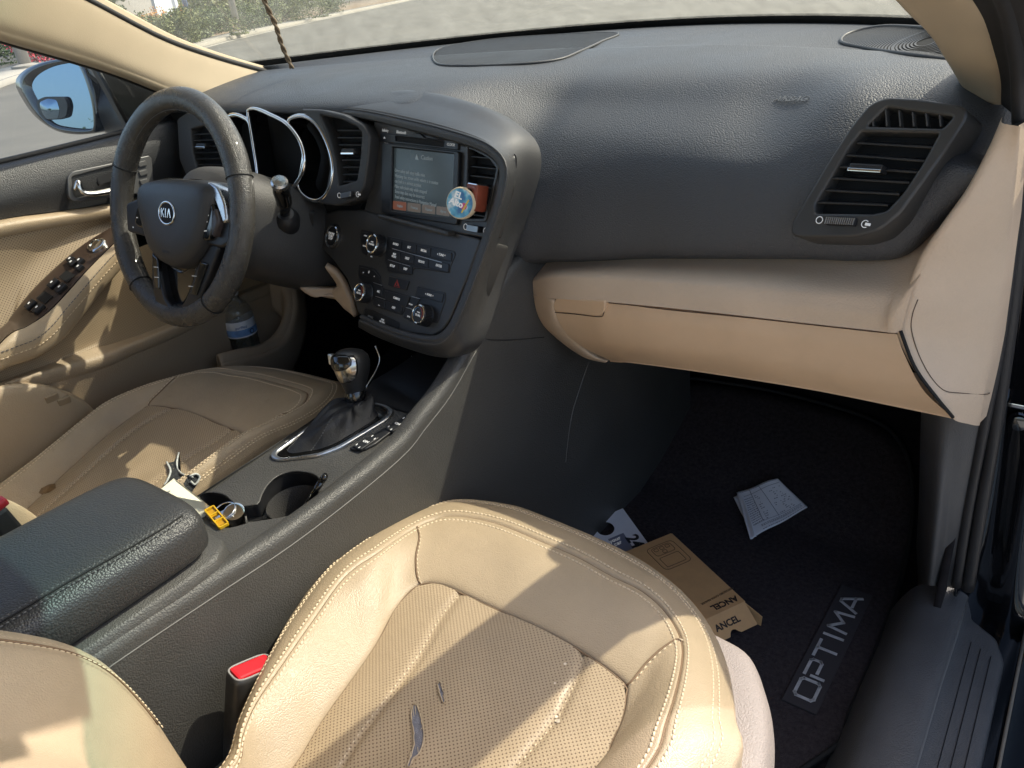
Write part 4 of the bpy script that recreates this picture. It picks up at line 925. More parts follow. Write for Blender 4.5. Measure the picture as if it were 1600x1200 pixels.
# armrest ------------------------------------------------------------
def ring(Y, a, zc, h, e=.55, n=48, tilt=0):
    r = []
    for k in range(n):
        th = 2 * math.pi * k / n; c, s = math.cos(th), math.sin(th)
        r.append((a * .83 * math.copysign(abs(c) ** e, c) + .0165, Y + (tilt * s), zc + h * math.copysign(abs(s) ** (.62 if s > 0 else .45), s)))
    return r
R = [ring(*q) for q in ((-.463, .045, .530, .012), (-.466, .072, .530, .020), (-.472, .090, .530, .027), (-.484, .099, .5305, .031), (-.51, .1035, .531, .033), (-.58, .105, .532, .034), (-.70, .106, .533, .034), (-.85, .106, .534, .034), (-1.02, .104, .534, .032))]
arm = grid('armrest_lid', np.stack([cr(np.array(R)[:, k], 40) for k in range(48)], 1), arm_m, cc, closed=True)
arm['label'] = 'padded black armrest lid with stitched edge'
abv = bvh_of(arm)
sk = [hit(abv, x, y, .0006) for x, y in ((306, 797), (285, 806), (250, 829), (200, 858), (150, 886), (100, 914), (50, 944), (0, 974), (-40, 998))]
sk = [q for q in sk if q is not None]
tube('armrest_seam', cr(sk, 50), .0009, deep_m, arm, 6)
for d in (-.0055, .0055): stitches('armrest_stitching', cr(np.array(sk) + np.array([d * .8, 0, -abs(d) * .2 if d > 0 else 0]), 50), np.tile([.5, -.1, 1.], (50, 1)), stitchd_m, arm, step=.0048, ln=.0034)
bn_ = [(-.103, -.1), (.106, -.1)]
rows = []
for Y, a, zt in ((-.452, .080, .497), (-.462, .094, .499), (-.48, .105, .5005), (-.52, .109, .502), (-.70, .1105, .503), (-1.02, .1105, .503)):
    rows.append([(a, Y + .004, .470), (a + .002, Y, .484), (a, Y, zt - .003), (a - .004, Y - .002, zt), (0.02, Y - .002, zt + .001), (.03 - a, Y - .002, zt), (.03 - a - .002, Y, .470)])
grid('armrest_bin', np.array(rows), cons_m, cc)
smoked_m = mat('smoked_chrome', (.42, .40, .37), .16, metal=1, vary=.12, vscale=40)
# ================================================================== gear selector
gs = thing('gear_selector', 'automatic gear selector with chrome and black knob over a leather boot', 'gear lever', (-.004, -.19, .48))
GT = lambda x, y, off=0.: TP.px(x, y, off)
shl3 = [q[:2] for q in rs(np.array([[*q, 0] for q in rnd(ppoly(TP, [(419, 711), (538, 626), (572, 627), (604, 633), (618, 643), (604, 657), (534, 699), (500, 712), (432, 720)], .003), .010, 6)]), 60, True)]
c_ = np.mean(shl3, 0)
plate('gate_trim', TP, [[tuple(q) for q in shl3], [tuple(c_ + (q - c_) * np.array([.84, .93])) for q in shl3]], -.002, .0045, silver_m, gs, .0018)
plate('gate_plate', TP, [[tuple(c_ + (q - c_) * np.array([.88, .955])) for q in shl3]], -.003, .0025, gloss_m, gs, .0005)
# position letters along the driver side of the gate
for s, x, y in (('P', 524, 636), ('R', 497, 656), ('N', 473, 674), ('D', 449, 690), ('+', 441, 697), ('-', 432, 703)): text('lettering', s, GT(x, y, .0032), TP.u, TP.v, .0075, white_m, gs)
# boot: a gathered leather cone
b0 = [tuple(c_ + (q - c_) * np.array([.66, .78])) for q in shl3]
kt = PX(556, 622, -.018); kb0 = np.array(kt)
rows = []
for t in np.linspace(0, 1, 16):
    row = []
    for i, q in enumerate(b0):
        p = TP.at(*q, .003); th = 2 * math.pi * i / len(b0)
        tp = kt + np.array([.0155 * math.cos(th), .0155 * math.sin(th), 0])
        f = t ** .62
        w_ = p * (1 - f) + tp * f
        row.append(w_ + np.array([0, 0, .012 * math.sin(math.pi * t) * (1 + .35 * math.sin(5 * th + 2 * t))]) + unit(np.array([math.cos(th), math.sin(th), .2])) * .0035 * math.sin(9 * t + 2 * math.sin(3 * th)) * (1 - t))
    rows.append(row)
# boot top ring starts where angle 0 of the outline lies: align by nearest
boot_m = mat('boot_leather', (.014, .014, .015), .38, grain=(900, .3), vary=.1, crease=(40, .2), dust=((.2, .19, .17), 260, 1.05, .3))
def align(loop, c):
    a = np.array([math.atan2(q[1] - c[1], q[0] - c[0]) for q in loop]); k = int(np.argmin(np.abs(a))); L = loop[k:] + loop[:k]
    if math.atan2(L[3][1] - c[1], L[3][0] - c[0]) < 0: L = [L[0]] + L[1:][::-1]
    return L
b0 = align(b0, c_)
rows = []
for t in np.linspace(0, 1, 18):
    row = []
    for i, q in enumerate(b0):
        p = TP.at(*q, .003); th = 2 * math.pi * i / len(b0); tp = kt + np.array([.0155 * math.cos(th), .0155 * math.sin(th), 0]); f = t ** .7
        w_ = p * (1 - f) + tp * f
        row.append(w_ + np.array([0, 0, .010 * math.sin(math.pi * t)]) + np.array([math.cos(th), math.sin(th), .3]) * (.005 * math.sin(math.pi * t) * math.sin(7 * t + 2.2 * math.sin(3 * th + .6))))
    rows.append(row)
boot = grid('boot', np.array(rows), boot_m, gs, closed=True)
stitches('boot_stitching', np.array(rows)[:, 50] + np.array([.0, -.0015, .001]), np.tile([.4, -1, .3], (18, 1)), stitchd_m, boot, step=.004, ln=.003)
kax = unit(PX(548, 556, -.026) - kt); kl = np.linalg.norm(PX(548, 545, -.027) - kt)
lathe('collar', [(.0150, -.004), (.0155, .002), (.0150, .010), (.0135, .014)], kt, kax, gloss_m, gs, 28)
kn_m = mat('knob_leather', (.018, .018, .018), .30, vary=.1, grain=(900, .15))
prof = [(.0125, .008), (.0135, .016), (.0165, .030), (.0215, .050), (.0245, .068), (.0250, .080), (.0235, .090), (.0185, .098), (.010, .1025), (0, .104)]
kn = lathe('knob', [(r, h * kl / .104) for r, h in prof], kt, kax, kn_m, gs, 36, sy=1.12, u=(1, 0, 0))
fdir = unit(np.array([.10, -1.0, .50])); fdir = unit(fdir - kax * (fdir @ kax) * .6); sdir = unit(np.cross(kax, fdir))
kbv = bvh_of(kn)
def ksurf(a, h, off):
    """point on the knob's driver-facing face"""
    o = kt + kax * h * kl; d = unit(fdir * math.cos(a) + sdir * math.sin(a)); loc, n_, i_, _ = kbv.ray_cast(Vector(o + d * .08), Vector(-d))
    return (np.array(loc) + d * off) if loc is not None else o + d * .02
chr_ = np.array([[ksurf(a, h, .0012) for a in np.linspace(-1.05 * w2, 1.05 * w2, 18)] for h, w2 in ((.34, .05), (.36, .45), (.42, .75), (.55, .95), (.70, 1.0), (.82, 1.0), (.90, .9))])
grid('chrome_insert', chr_, mat('smoked_chrome', (.42, .40, .37), .16, metal=1, vary=.12, vscale=40), kn, thick=.001)
grid('gloss_cap', np.array([[ksurf(a, h, .0030) for a in np.linspace(-.75 * w2, .75 * w2, 14)] for h, w2 in ((.60, .1), (.64, .6), (.72, .95), (.80, 1.0), (.87, .9), (.92, .5))]), gloss_m, kn, thick=.0015)
box('release_button', ksurf(-1.15, .80, .003), sdir, kax, fdir, .008, .016, .008, silver_m, kn, .002)
# heated seat switches
hs = thing('seat_heater_switches', 'black seat heater switch strip beside the gear selector', 'switch', GT(600, 675))
plate('switch_strip', TP, [rnd(ppoly(TP, [(545, 699), (600, 668), (634, 649), (645, 652), (628, 664), (607, 677), (586, 693), (570, 701), (552, 702)], .004), .003, 3)], -.001, .004, black_m, hs, .0015)
for a, b, s in (((556, 698), (585, 682), 'ON'), ((606, 670), (634, 654), 'ON')):
    c = np.array([(a[0] + b[0]) / 2, (a[1] + b[1]) / 2]); d = np.array(b) - np.array(a)
    r = plate('rocker', TP, [rnd(ppoly(TP, [c - d * .62 + (-2, -3), c + d * .5 + (-2, -4), c + d * .62 + (4, 3), c - d * .45 + (6, 5)], .006), .002, 3)], .002, .0062, black_m, hs, .001)
    text('lettering', s, TP.px(c[0] + 1, c[1], .0064), TP.u, TP.v, .0062, white_m, r, bold=.02)
    for k in (-.42, .42):
        for e in (-1, 1): box('heat_mark', TP.px(*(c + d * k + (e * 2.0 + 1, e * 2.2)), .0064), TP.u, TP.v, TP.n, .0012, .0035, .0004, white_m, r)
# dark cubby ahead of the selector, under the stack
cu_ = thing('console_cubby', 'dark storage cubby with power socket under the centre stack', 'cubby', (0, -.02, .5))
patch('cubby_floor', [[(-.06, -.13, .487), (0, -.13, .487), (.085, -.13, .487)], [(-.06, .0, .486), (0, .0, .486), (.09, .0, .486)], [(-.06, .12, .50), (0, .12, .50), (.1, .12, .50)]], black_m, cu_, 12, 10, flip=True)
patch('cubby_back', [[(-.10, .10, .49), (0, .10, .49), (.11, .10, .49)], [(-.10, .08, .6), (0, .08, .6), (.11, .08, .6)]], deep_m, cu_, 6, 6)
lathe('socket_ring', [(.013, -.01), (.0145, .0), (.0135, .004), (.0095, .004), (.009, -.015), (0, -.015)], PY(662, 600, .045), (0, -1, .1), black_m, cu_, 28)
tube('chrome_strut', cr([PX(587, 540, -.045), PX(594, 560, -.04), PX(588, 580, -.038), PX(571, 608, -.036)], 16), .0026, mat('smoked_chrome', (0, 0, 0)), cu_, 8, flat=.4)
tube('cord', [PY(643, 556, .03), PY(642, 580, .03), PY(642, 612, .03)], .0006, silver_m, cu_, 5)

# ================================================================== things in the cup holders
pn = thing('pen', 'black ballpoint pen standing in the front cup holder', 'pen', GT(470, 800))
p0, p1 = TP.px(468, 806, -.035), TP.px(509, 742, .022)
tube('barrel', [p0 + (p1 - p0) * t for t in (0, .3, .6, .85)], .0042, gloss_m, pn, 12); tube('cap_end', [p0 + (p1 - p0) * t for t in (.85, .93, 1.0)], [.0044, .0044, .0036], gloss_m, pn, 12)
d_ = unit(np.cross(p1 - p0, TP.n)); tube('clip', [p0 + (p1 - p0) * t + d_ * -.0052 for t in (.45, .95)], .0012, silver_m, pn, 6)
ky = thing('key_ring', 'silver metal key ring with small keys in the rear cup holder', 'keys', GT(355, 815))
kc = TP.px(352, 812, -.008)
lathe('metal_fob', [(.012, -.02), (.015, -.012), (.015, .004), (.0125, .009), (.009, .010), (0, .0095)], kc + np.array([.004, .012, .0]), (.35, -.2, 1), chrome_m, ky, 28)
lathe('metal_disc', [(.010, -.004), (.0115, 0), (.010, .004), (.004, .005), (0, .005)], kc + np.array([-.012, -.008, .002]), (.6, -.5, .5), chrome_m, ky, 24)
tube('split_ring', [kc + np.array([.014 * math.cos(t) - .004, .014 * math.sin(t) + .004, .009 + .003 * math.sin(t)]) for t in np.linspace(0, 6.283, 30)[:-1]], .0010, chrome_m, ky, 6, closed=True)
for s in (-1, 1): box('key', kc + np.array([-.004 + s * .007, -.004, .004]), (.5, .8, .2), (-.8, .5, .1), (0, -.2, 1), .026, .008, .002, silver_m, ky, .0006)
tg_ = thing('price_tag', 'cream plastic tag with yellow clip sticking up from the rear cup holder', 'tag', GT(300, 790))
ylw = mat('yellow_plastic', (.60, .36, .01), .4); cream = mat('cream_card', (.80, .76, .58), .55, vary=.03)
a0, a1, a2, a3 = TP.px(344, 815, .0), TP.px(329, 822, .0), PX(244, 770, -.06), PX(273, 748, -.06)
def slab(name, q, th, M, par):
    q = [np.asarray(v, float) for v in q]; n_ = unit(np.cross(q[1] - q[0], q[2] - q[0])); n_ = n_ if n_[2] > 0 else -n_
    k = len(q); vs = q + [v - n_ * th for v in q]
    return mesh(name, vs, [tuple(range(k)), tuple(range(2 * k - 1, k - 1, -1))] + [(i, (i + 1) % k, k + (i + 1) % k, k + i) for i in range(k)], M, par, smooth=False)
e0, e1 = PX(325, 797, -.012), PX(334, 790, -.010)
tgb = slab('tag_body', [PX(328, 812, -.01), PX(330, 793, -.01), PX(320, 785, -.012), PX(272, 748, -.05), PX(244, 771, -.05), PX(300, 810, -.02)], .0016, cream, tg_)
lathe('tag_rivet', [(.0028, .0), (.0026, .0012), (0, .0014)], PX(263, 768, -.046), TP.n, mat('tag_grey', (.35, .36, .33), .4), tgb, 16)
ca, cb = PX(327, 795, -.010), TP.px(350, 822, .002); cu1 = unit(cb - ca); cv1 = unit(np.cross(TP.n, cu1))
for e in (-1, 1): bar('clip_rail', ca + cv1 * e * .0055, cb + cv1 * e * .0055, TP.n, .0018, .005, ylw, tg_, .0006)
for k in range(4): bar('clip_rung', ca + (cb - ca) * (k / 3) - cv1 * .0055, ca + (cb - ca) * (k / 3) + cv1 * .0055, TP.n, .0022, .004, ylw, tg_, .0006)
for k in range(2): slab('clip_window', [ca + (cb - ca) * t_ + cv1 * e for t_, e in ((k * .5 + .06, -.005), (k * .5 + .40, -.005), (k * .5 + .40, .005), (k * .5 + .06, .005))], .001, mat('amber_plastic', (.45, .24, .01), .25), tg_)
# ================================================================== seats
def zA(Y): return .388 + .10 * (Y + .32)
def solve(px, py, f):
    z = .38
    for _ in range(6):
        q = PZ(px, py, z); z = f(q)
    return PZ(px, py, z)
A_l = [solve(x, y, lambda q: zA(q[1])) for x, y in ((458, 1200), (505, 1125), (580, 1020), (618, 952), (652, 915))]
A_f = [solve(x, y, lambda q: zA(q[1])) for x, y in ((652, 915), (690, 914), (760, 945), (850, 985), (920, 1025), (975, 1068))]
A_r = [solve(x, y, lambda q: zA(q[1])) for x, y in ((930, 1200), (955, 1160), (972, 1120), (977, 1090), (975, 1068))]
A_l = [np.array([.305, -.74, .352]), np.array([.285, -.655, .358])] + A_l
A_r = [np.array([.49, -.74, .352]), np.array([.497, -.58, .362])] + A_r
def zB(q): return .390 + .030 * min(1, max(0, (-.22 - q[1]) / .12)) + .03 * (q[1] + .32) * (q[1] < -.32)
B = [solve(x, y, zB) for x, y in ((366, 1200), (380, 1150), (400, 1100), (440, 1040), (490, 968), (540, 900), (590, 864), (637, 832), (675, 813), (712, 807), (775, 818), (850, 848), (905, 872), (955, 900), (1000, 922), (1032, 948), (1055, 980), (1066, 1012), (1060, 1062), (1040, 1130), (1010, 1200))]
B = [np.array([.272, -.74, .40]), np.array([.258, -.67, .405])] + B + [np.array([.555, -.55, .405]), np.array([.55, -.74, .40])]
def zC(q): return .352 + .035 * min(1, max(0, (-.19 - q[1]) / .12))
Cc = [solve(x, y, zC) for x, y in ((352, 1200), (370, 1140), (400, 1074), (432, 1005), (458, 960), (507, 893), (560, 850), (610, 818), (662, 795), (720, 782), (800, 791), (850, 808), (900, 828), (950, 850), (1000, 876), (1040, 904), (1076, 936), (1112, 984), (1138, 1045), (1150, 1125), (1148, 1200))]
Cc = [np.array([.248, -.74, .38]), np.array([.232, -.665, .385])] + Cc + [np.array([.615, -.55, .385]), np.array([.61, -.74, .38])]
NB = 150
def along(lst, n=NB): return curve(lst, n)
AL = along(A_l + A_f[1:] + A_r[::-1][1:]); BL = along(B); CLp = along(Cc)
# move samples of each loop so that corresponding indices face each other (nearest by outline fraction at front)
def norm_out(L):
    t = np.gradient(L, axis=0); n = np.stack([-t[:, 1], t[:, 0], 0 * t[:, 0]], 1); return n / np.linalg.norm(n, axis=1)[:, None]
OUT = norm_out(CLp)
if OUT[75][1] < 0: OUT = -OUT
DL = CLp + np.array([0, 0, -.05]); DL2 = CLp - OUT * .012; DL2[:, 2] = .20; DL3 = CLp - OUT * .05; DL3[:, 2] = .12
UPV = np.array([0, 0, 1.])
# transfinite insert
nu, nv = 70, 90
Lc, Rc, Fc = curve(A_l, nv), curve(A_r, nv), curve(A_f, nu); Bc = np.linspace(A_l[0], A_r[0], nu)
INS = np.zeros((nv, nu, 3))
for i in range(nv):
    v = i / (nv - 1)
    for j in range(nu):
        u = j / (nu - 1)
        P = (1 - u) * Lc[i] + u * Rc[i] + (1 - v) * Bc[j] + v * Fc[j] - ((1 - u) * (1 - v) * A_l[0] + u * (1 - v) * A_r[0] + (1 - u) * v * A_l[-1] + u * v * A_r[-1])
        uc = (u - .5) * 2; cr_ = .008 * (1 - abs(uc) ** 4) * (1 - v ** 8)
        us = (.205 + .012 * math.sin(v * 3), .80 - .02 * (1 - v))
        g = sum(-.0045 * math.exp(-abs((u - s) / .012)) for s in us)
        wr = .0022 * math.sin(u * 24 + 4 * math.sin(v * 6 + 1)) * math.exp(-((u - .38) / .22) ** 2) * math.exp(-((v - .5) / .22) ** 2) + .0004 * math.sin(u * 13 - v * 17 + 2 * math.sin(v * 11))
        P = P + UPV * (cr_ + g + wr); INS[i, j] = P
near = lambda L, p: int(np.argmin(np.linalg.norm((L - p)[:, :2], axis=1)))
CROSS = [(near(AL, solve(656, 912, lambda q: zA(q[1]))), near(BL, solve(655, 822, zB))), (near(AL, solve(975, 1068, lambda q: zA(q[1]))), near(BL, solve(1063, 1002, zB)))]
def seat(name, label, T, flip, soiled=False):
    s = thing(name, label, 'car seat', T(np.array([.37, -.45, .05])))
    tt = lambda L: np.array([T(q) for q in np.asarray(L).reshape(-1, 3)]).reshape(np.asarray(L).shape)
    ins = grid('insert_panel', tt(INS), perf_m, s, flip=flip, uvax=(0, 1))
    ins['label'] = 'perforated seat centre panel with two sewn channels'
    M1 = soiled_m if soiled else leather_m
    mAB = [AL + UPV * -.004, AL * .92 + BL * .08 + UPV * .002, AL * .6 + BL * .4 + UPV * .0065, AL * .3 + BL * .7 + UPV * .0075, AL * .05 + BL * .95 + UPV * .0035, BL + UPV * -.002]
    ks = np.arange(NB)
    for m_ in (2, 3): mAB[m_] = mAB[m_] + UPV * (.0008 * np.sin(ks * .55 + m_) * np.sin(ks * .13 + 2))[:, None]
    ab = patch('bolster_panel', [tt(r) for r in mAB], M1, s, 160, 30, flip=not flip)
    mBC = [BL + UPV * -.002, BL * .88 + CLp * .12 + UPV * .0045, BL * .5 + CLp * .5 + UPV * .009, BL * .12 + CLp * .88 + UPV * .005, CLp, CLp + UPV * -.02, DL]
    bc = patch('outer_panel', [tt(r) for r in mBC], M1, s, 160, 34, flip=not flip)
    patch('skirt', [tt(r) for r in (DL, CLp * 1 + UPV * -.09 + OUT * -.002, DL2, DL3)], M1, s, 120, 16, flip=not flip)
    # dark seam lines with the groove shade in their colour, stitching
    tube('seam_shade_line', tt(BL + UPV * -.0012), .0010, mat('seam_shadow', (.20, .13, .075), .7), s, 6)
    tube('insert_seam', tt(AL + UPV * -.0012), .0012, mat('seam_shadow', (.20, .13, .075), .7), s, 6)
    nb = np.tile(UPV, (NB, 1))
    stitches('stitching', tt(BL * .90 + AL * .10 + UPV * .0048), nb, stitch_m, s, step=.0058, ln=.0044, w=.0010)
    stitches('stitching', tt(BL * .86 + CLp * .14 + UPV * .0052), nb, stitch_m, s, step=.0058, ln=.0044, w=.0010)
    for f, h in ((.36, .0080), (.26, .0072)):
        stitches('stitching', tt(BL * f + CLp * (1 - f) + UPV * h), nb, stitch_m, s, step=.0060, ln=.0044, w=.0009)
    for k in (.205, .80):
        j = int(k * (nu - 1)); stitches('channel_stitching', tt(INS[:, j] + UPV * .0004), np.tile(UPV, (nv, 1)), stitch_m, s, step=.0075, ln=.0030, w=.0005)
    # cross seams of the bolster
    for k, kk in CROSS:
        run = [mAB[m][int(k + (kk - k) * m / 5)] + UPV * .0004 for m in range(6)]
        tube('cross_seam', tt(cr(run, 24)), .0011, mat('seam_shadow', (0, 0, 0)), s, 6); stitches('cross_stitching', tt(cr(np.array(run) + np.array([.003, .0, .0008]), 24)), np.tile(UPV, (24, 1)), stitch_m, s, step=.0065, ln=.0042)
    # backrest
    BK = []
    for z, y in ((.34, -.668), (.45, -.680), (.53, -.702), (.60, -.752), (.69, -.84), (.79, -.93), (.88, -1.01)):
        row = []
        wz = .245 if z < .8 else .245 - .9 * (z - .8) ** 1.5
        for x, dy in ((-1.02, -.09), (-1.04, -.03), (-1.0, .035), (-.93, .062), (-.82, .060), (-.68, .032), (-.55, .004), (-.3, .008), (0, .010), (.3, .008), (.55, .004), (.68, .030), (.82, .056), (.93, .056), (1.0, .03), (1.04, -.03), (1.02, -.09)):
            row.append((.375 + x * wz, y + dy * (1 if z < .8 else .6), z + dy * .1))
        BK.append(row)
    BK.append([(q[0] * .9 + .0375, q[1] - .03, q[2] + .03) for q in BK[-1]])
    bk = patch('backrest', [tt(r) for r in BK], M1, s, 100, 60, flip=flip)
    bkw = np.array([cr(np.array(r), 100) for r in BK]); bkw = np.stack([cr(bkw[:, c], 60) for c in range(100)], 1)
    jj = int(np.argmin(np.abs(bkw[30, :50, 0] - (.375 - .205)))); run = bkw[6:55, jj]
    for d in (-.006, .006): stitches('backrest_stitching', tt(run + np.array([d, .0, .0]) + np.array([0, .001, 0])), np.tile(T(np.array([0, 1, 0])) - T(np.zeros(3)), (len(run), 1)), stitch_m, bk, step=.0056, ln=.004)
    tube('backrest_seam', tt(run + np.array([0, .0006, 0])), .0011, mat('seam_shadow', (0, 0, 0)), bk, 6)
    # side shield on the door side
    SO_ = [(.545, -.160), (.582, -.168), (.607, -.198), (.627, -.232), (.643, -.275), (.657, -.34), (.664, -.46), (.664, -.75)]
    SH = [[(x - .012, y - .008, .338) for x, y in SO_], [(x, y, .322) for x, y in SO_], [(x + .003, y + .002, .29) for x, y in SO_], [(x - .004, y - .004, .20) for x, y in SO_]]
    SH = [[(x - .05, y - .03, .342) for x, y in SO_]] + SH
    patch('side_shield', [tt(r) for r in SH], mat('shield_plastic', (.27, .23, .20), .55, grain=(520, .5), vary=.06), s, 40, 24, thick=.006, flip=flip)
    return s, ins, ab, bc, bk
I = lambda q: np.asarray(q, float)
ps, ps_ins, ps_ab, ps_bc, ps_bk = seat('passenger_seat', 'beige leather passenger seat in the foreground with a slit centre panel', I, False)
DSH = np.array([0, .095, .0])
def Mi(q):
    q = np.asarray(q, float); d = .37 - q[0]; d = d if abs(d) < .14 else math.copysign(.14 + (abs(d) - .14) * (.28 if d > 0 else .5), d)
    return np.array([-.37 + d, q[1], q[2] + .16 * (q[1] + .40)]) + DSH
ds, ds_ins, ds_ab, ds_bc, ds_bk = seat('driver_seat', 'soiled beige leather driver seat behind the steering wheel, with torn centre panel', Mi, True, True)

def decal(name, bv, pts, M, parent, off=.0012, n=0, closed=True):
    """a small flat piece lying on a surface, following it"""
    q = [np.array([*p, 0.]) for p in pts]
    q = curve(q, n, True)[:, :2] if n else np.array(pts, float)
    c = q.mean(0); vs, fs = [], []
    rings = (1.0, .66, .33)
    for k in rings:
        for p in q:
            h = hit(bv, *(c + (p - c) * k), off); vs.append(h if h is not None else vs[-1])
    vs.append(hit(bv, *c, off) if hit(bv, *c, off) is not None else vs[-1]); m_ = len(q)
    for r in range(2):
        for i in range(m_): fs.append((r * m_ + i, r * m_ + (i + 1) % m_, (r + 1) * m_ + (i + 1) % m_, (r + 1) * m_ + i))
    for i in range(m_): fs.append((2 * m_ + i, 2 * m_ + (i + 1) % m_, 3 * m_))
    return mesh(name, vs, fs, M, parent)
pbv = bvh_of(ps_ins, ps_ab, ps_bc); dbv = bvh_of(ds_ins, ds_ab, ds_bc)
scrim = mat('scrim_cloth', (.20, .20, .23), .85, vary=.3, vscale=160, grain=(1600, .6))
for pts in ([(648, 1100), (655, 1112), (661, 1135), (662, 1160), (655, 1178), (645, 1188), (640, 1200), (637, 1195), (646, 1172), (647, 1150), (643, 1120)], [(686, 1063), (691, 1075), (695, 1090), (694, 1100), (689, 1090), (685, 1075)]):
    jr = np.random.RandomState(len(pts)); pj = curve([np.array([*p, 0.]) for p in pts], 46, True)[:, :2] + jr.randn(46, 2) * np.array([.5, .4])
    t = decal('slit_tear', pbv, [tuple(p) for p in pj], scrim, ps_ins, .0009); e = [hit(pbv, x, y, .0012) for x, y in pj]
    tube('torn_edge', np.array(e), .0004 + .0006 * jr.rand(46), leather_m, t, 6, closed=True)
    for k in range(0, 46, 9):
        a_ = e[k]; b_ = hit(pbv, *(pj[k] + (pj.mean(0) - pj[k]) * .35 + jr.randn(2) * .6), .0016); tube('loose_thread', [a_, (a_ + b_) / 2 + UPV * .0012, b_], .00025, stitch_m, t, 4)
chip = mat('bare_chip', (.72, .62, .48), .7)
for x, y, r in ((872, 1127, 4), (869, 1120, 2.6), (883, 1038, 2.6), (867, 1068, 2)):
    decal('worn_chip', pbv, [(x + r * math.cos(t) * (1 + .3 * math.sin(3 * t + x)), y + r * .8 * math.sin(t)) for t in np.linspace(0, 6.28, 9)[:-1]], chip, ps_ins, .0007)
# driver seat: torn foam and burn mark
foam = mat('torn_foam', (.05, .055, .06), .9, vary=.7, vscale=220, grain=(900, 1.0), dust=((.55, .58, .60), 120, .98, .9))
fz = decal('torn_patch', dbv, [(262, 724), (272, 722), (281, 709), (278, 730), (284, 741), (296, 745), (310, 740), (313, 748), (300, 768), (296, 778), (270, 768), (262, 752), (266, 740)], foam, ds_ins, .0012)
for pts in ([(281, 709), (277, 726), (284, 741), (300, 746)], [(262, 724), (268, 738), (263, 752), (258, 760)], [(296, 745), (306, 741), (311, 746), (304, 757), (297, 752)]):
    e = [hit(dbv, x, y, .003) for x, y in pts]; e = [q for q in e if q is not None]
    if len(e) > 2: tube('frayed_edge', cr(e, 16), .0016, mat('frayed_white', (.50, .52, .50), .8, vary=.5, vscale=200), fz, 6)
bm_ = decal('burn_mark', dbv, [(60, 770), (64, 763), (76, 757), (87, 756), (88, 763), (78, 770), (66, 773)], mat('burnt_leather', (.18, .105, .04), .6, vary=.5, vscale=90), ds_ab, .0010)
# ================================================================== driver door
dd = thing('driver_door', 'driver door with beige stitched armrest, perforated inserts and switch panel', 'car door', (-.72, -.2, .1))
def rowX(pts): return [PX(*p) for p in pts]
t0 = rowX([(-160, 292, -.725), (0, 255, -.72), (100, 231, -.716), (195, 207, -.714), (270, 186, -.716), (330, 172, -.72)])
t1 = rowX([(-160, 305, -.70), (0, 268, -.695), (100, 243, -.69), (195, 218, -.688), (270, 196, -.69), (330, 182, -.695)])
t2 = rowX([(-160, 350, -.685), (0, 312, -.68), (100, 285, -.675), (195, 258, -.675), (270, 240, -.68), (330, 225, -.69)])
t3 = rowX([(-160, 384, -.69), (0, 343, -.687), (90, 330, -.685), (180, 316, -.685), (270, 292, -.69), (330, 275, -.695)])
up3 = lambda r, d: [q + np.array(d) for q in r]
udm = mat('door_upper', (.034, .035, .037), .48, grain=(480, .45), vary=.12)
dup = patch('upper_panel', [up3(t0, (-.03, .0, .002)), t0, t1, t2, t3], udm, dd, 60, 30)
tube('glass_seal', cr(up3(t0, (.0, 0, .002)), 30), .005, rubber_m, dd, 8)
s0 = rowX([(-160, 385, -.683), (0, 346, -.678), (90, 333, -.676), (180, 319, -.676), (270, 296, -.682), (330, 280, -.69)])
s1 = rowX([(-160, 396, -.672), (0, 356, -.668), (90, 341, -.666), (180, 327, -.668), (270, 306, -.676), (330, 290, -.685)])
s2 = rowX([(-160, 412, -.678), (0, 371, -.675), (90, 354, -.673), (180, 339, -.675), (270, 320, -.682), (330, 305, -.69)])
patch('beige_rail', [up3(s0, (-.02, 0, .0)), s0, s1, s2, up3(s2, (-.02, 0, 0))], leather_m, dd, 50, 20)
i1 = rowX([(-160, 470, -.694), (0, 440, -.692), (60, 400, -.690), (130, 362, -.688), (200, 345, -.69), (330, 330, -.70)])
i2 = rowX([(-160, 590, -.685), (0, 530, -.682), (30, 480, -.68), (120, 395, -.68), (190, 358, -.685), (330, 345, -.70)])
patch('perforated_insert', [up3(s2, (-.004, 0, 0)), i1, i2], perfd_m, dd, 60, 30, uvax=(1, 2))
# armrest with switch panel on its top
p_out = rowX([(-40, 545, -.672), (10, 505, -.672), (18, 494, -.672), (60, 444, -.668), (125, 386, -.662), (182, 350, -.655)])
p_in = rowX([(-40, 580, -.612), (12, 524, -.612), (45, 508, -.610), (82, 480, -.608), (140, 417, -.608), (186, 372, -.612)])
swp = patch('switch_panel', [up3(p_out, (-.01, 0, -.01)), p_out, [a * .5 + b * .5 + np.array([0, 0, .001]) for a, b in zip(p_out, p_in)], p_in], wood_m, dd, 40, 20)
sbv = bvh_of(swp)
sn = unit(np.cross(p_in[4] - p_in[2], p_out[4] - p_in[4])); sn = sn if sn[2] > 0 else -sn
def swkey(cx, cy, w, h, lab=True, ang=0, M=black_m):
    c = hit(sbv, cx, cy, .003); a = hit(sbv, cx + 6, cy - 5.5, .003)
    if c is None or a is None: return
    u = unit(a - c); v = np.cross(sn, u); k = box('window_switch', c, u, v, sn, w, h, .008, M, dd, .002)
    if lab: box('switch_mark', c + sn * .0043 + v * h * .12, u, v, sn, .0045, .0028, .0004, white_m, k)
    return k
for cx, cy in ((50, 478), (62, 484), (85, 445), (97, 452), (115, 413), (126, 420), (113, 408), (127, 410)):
    swkey(cx, cy, .020 if cy > 430 else .013, .013)
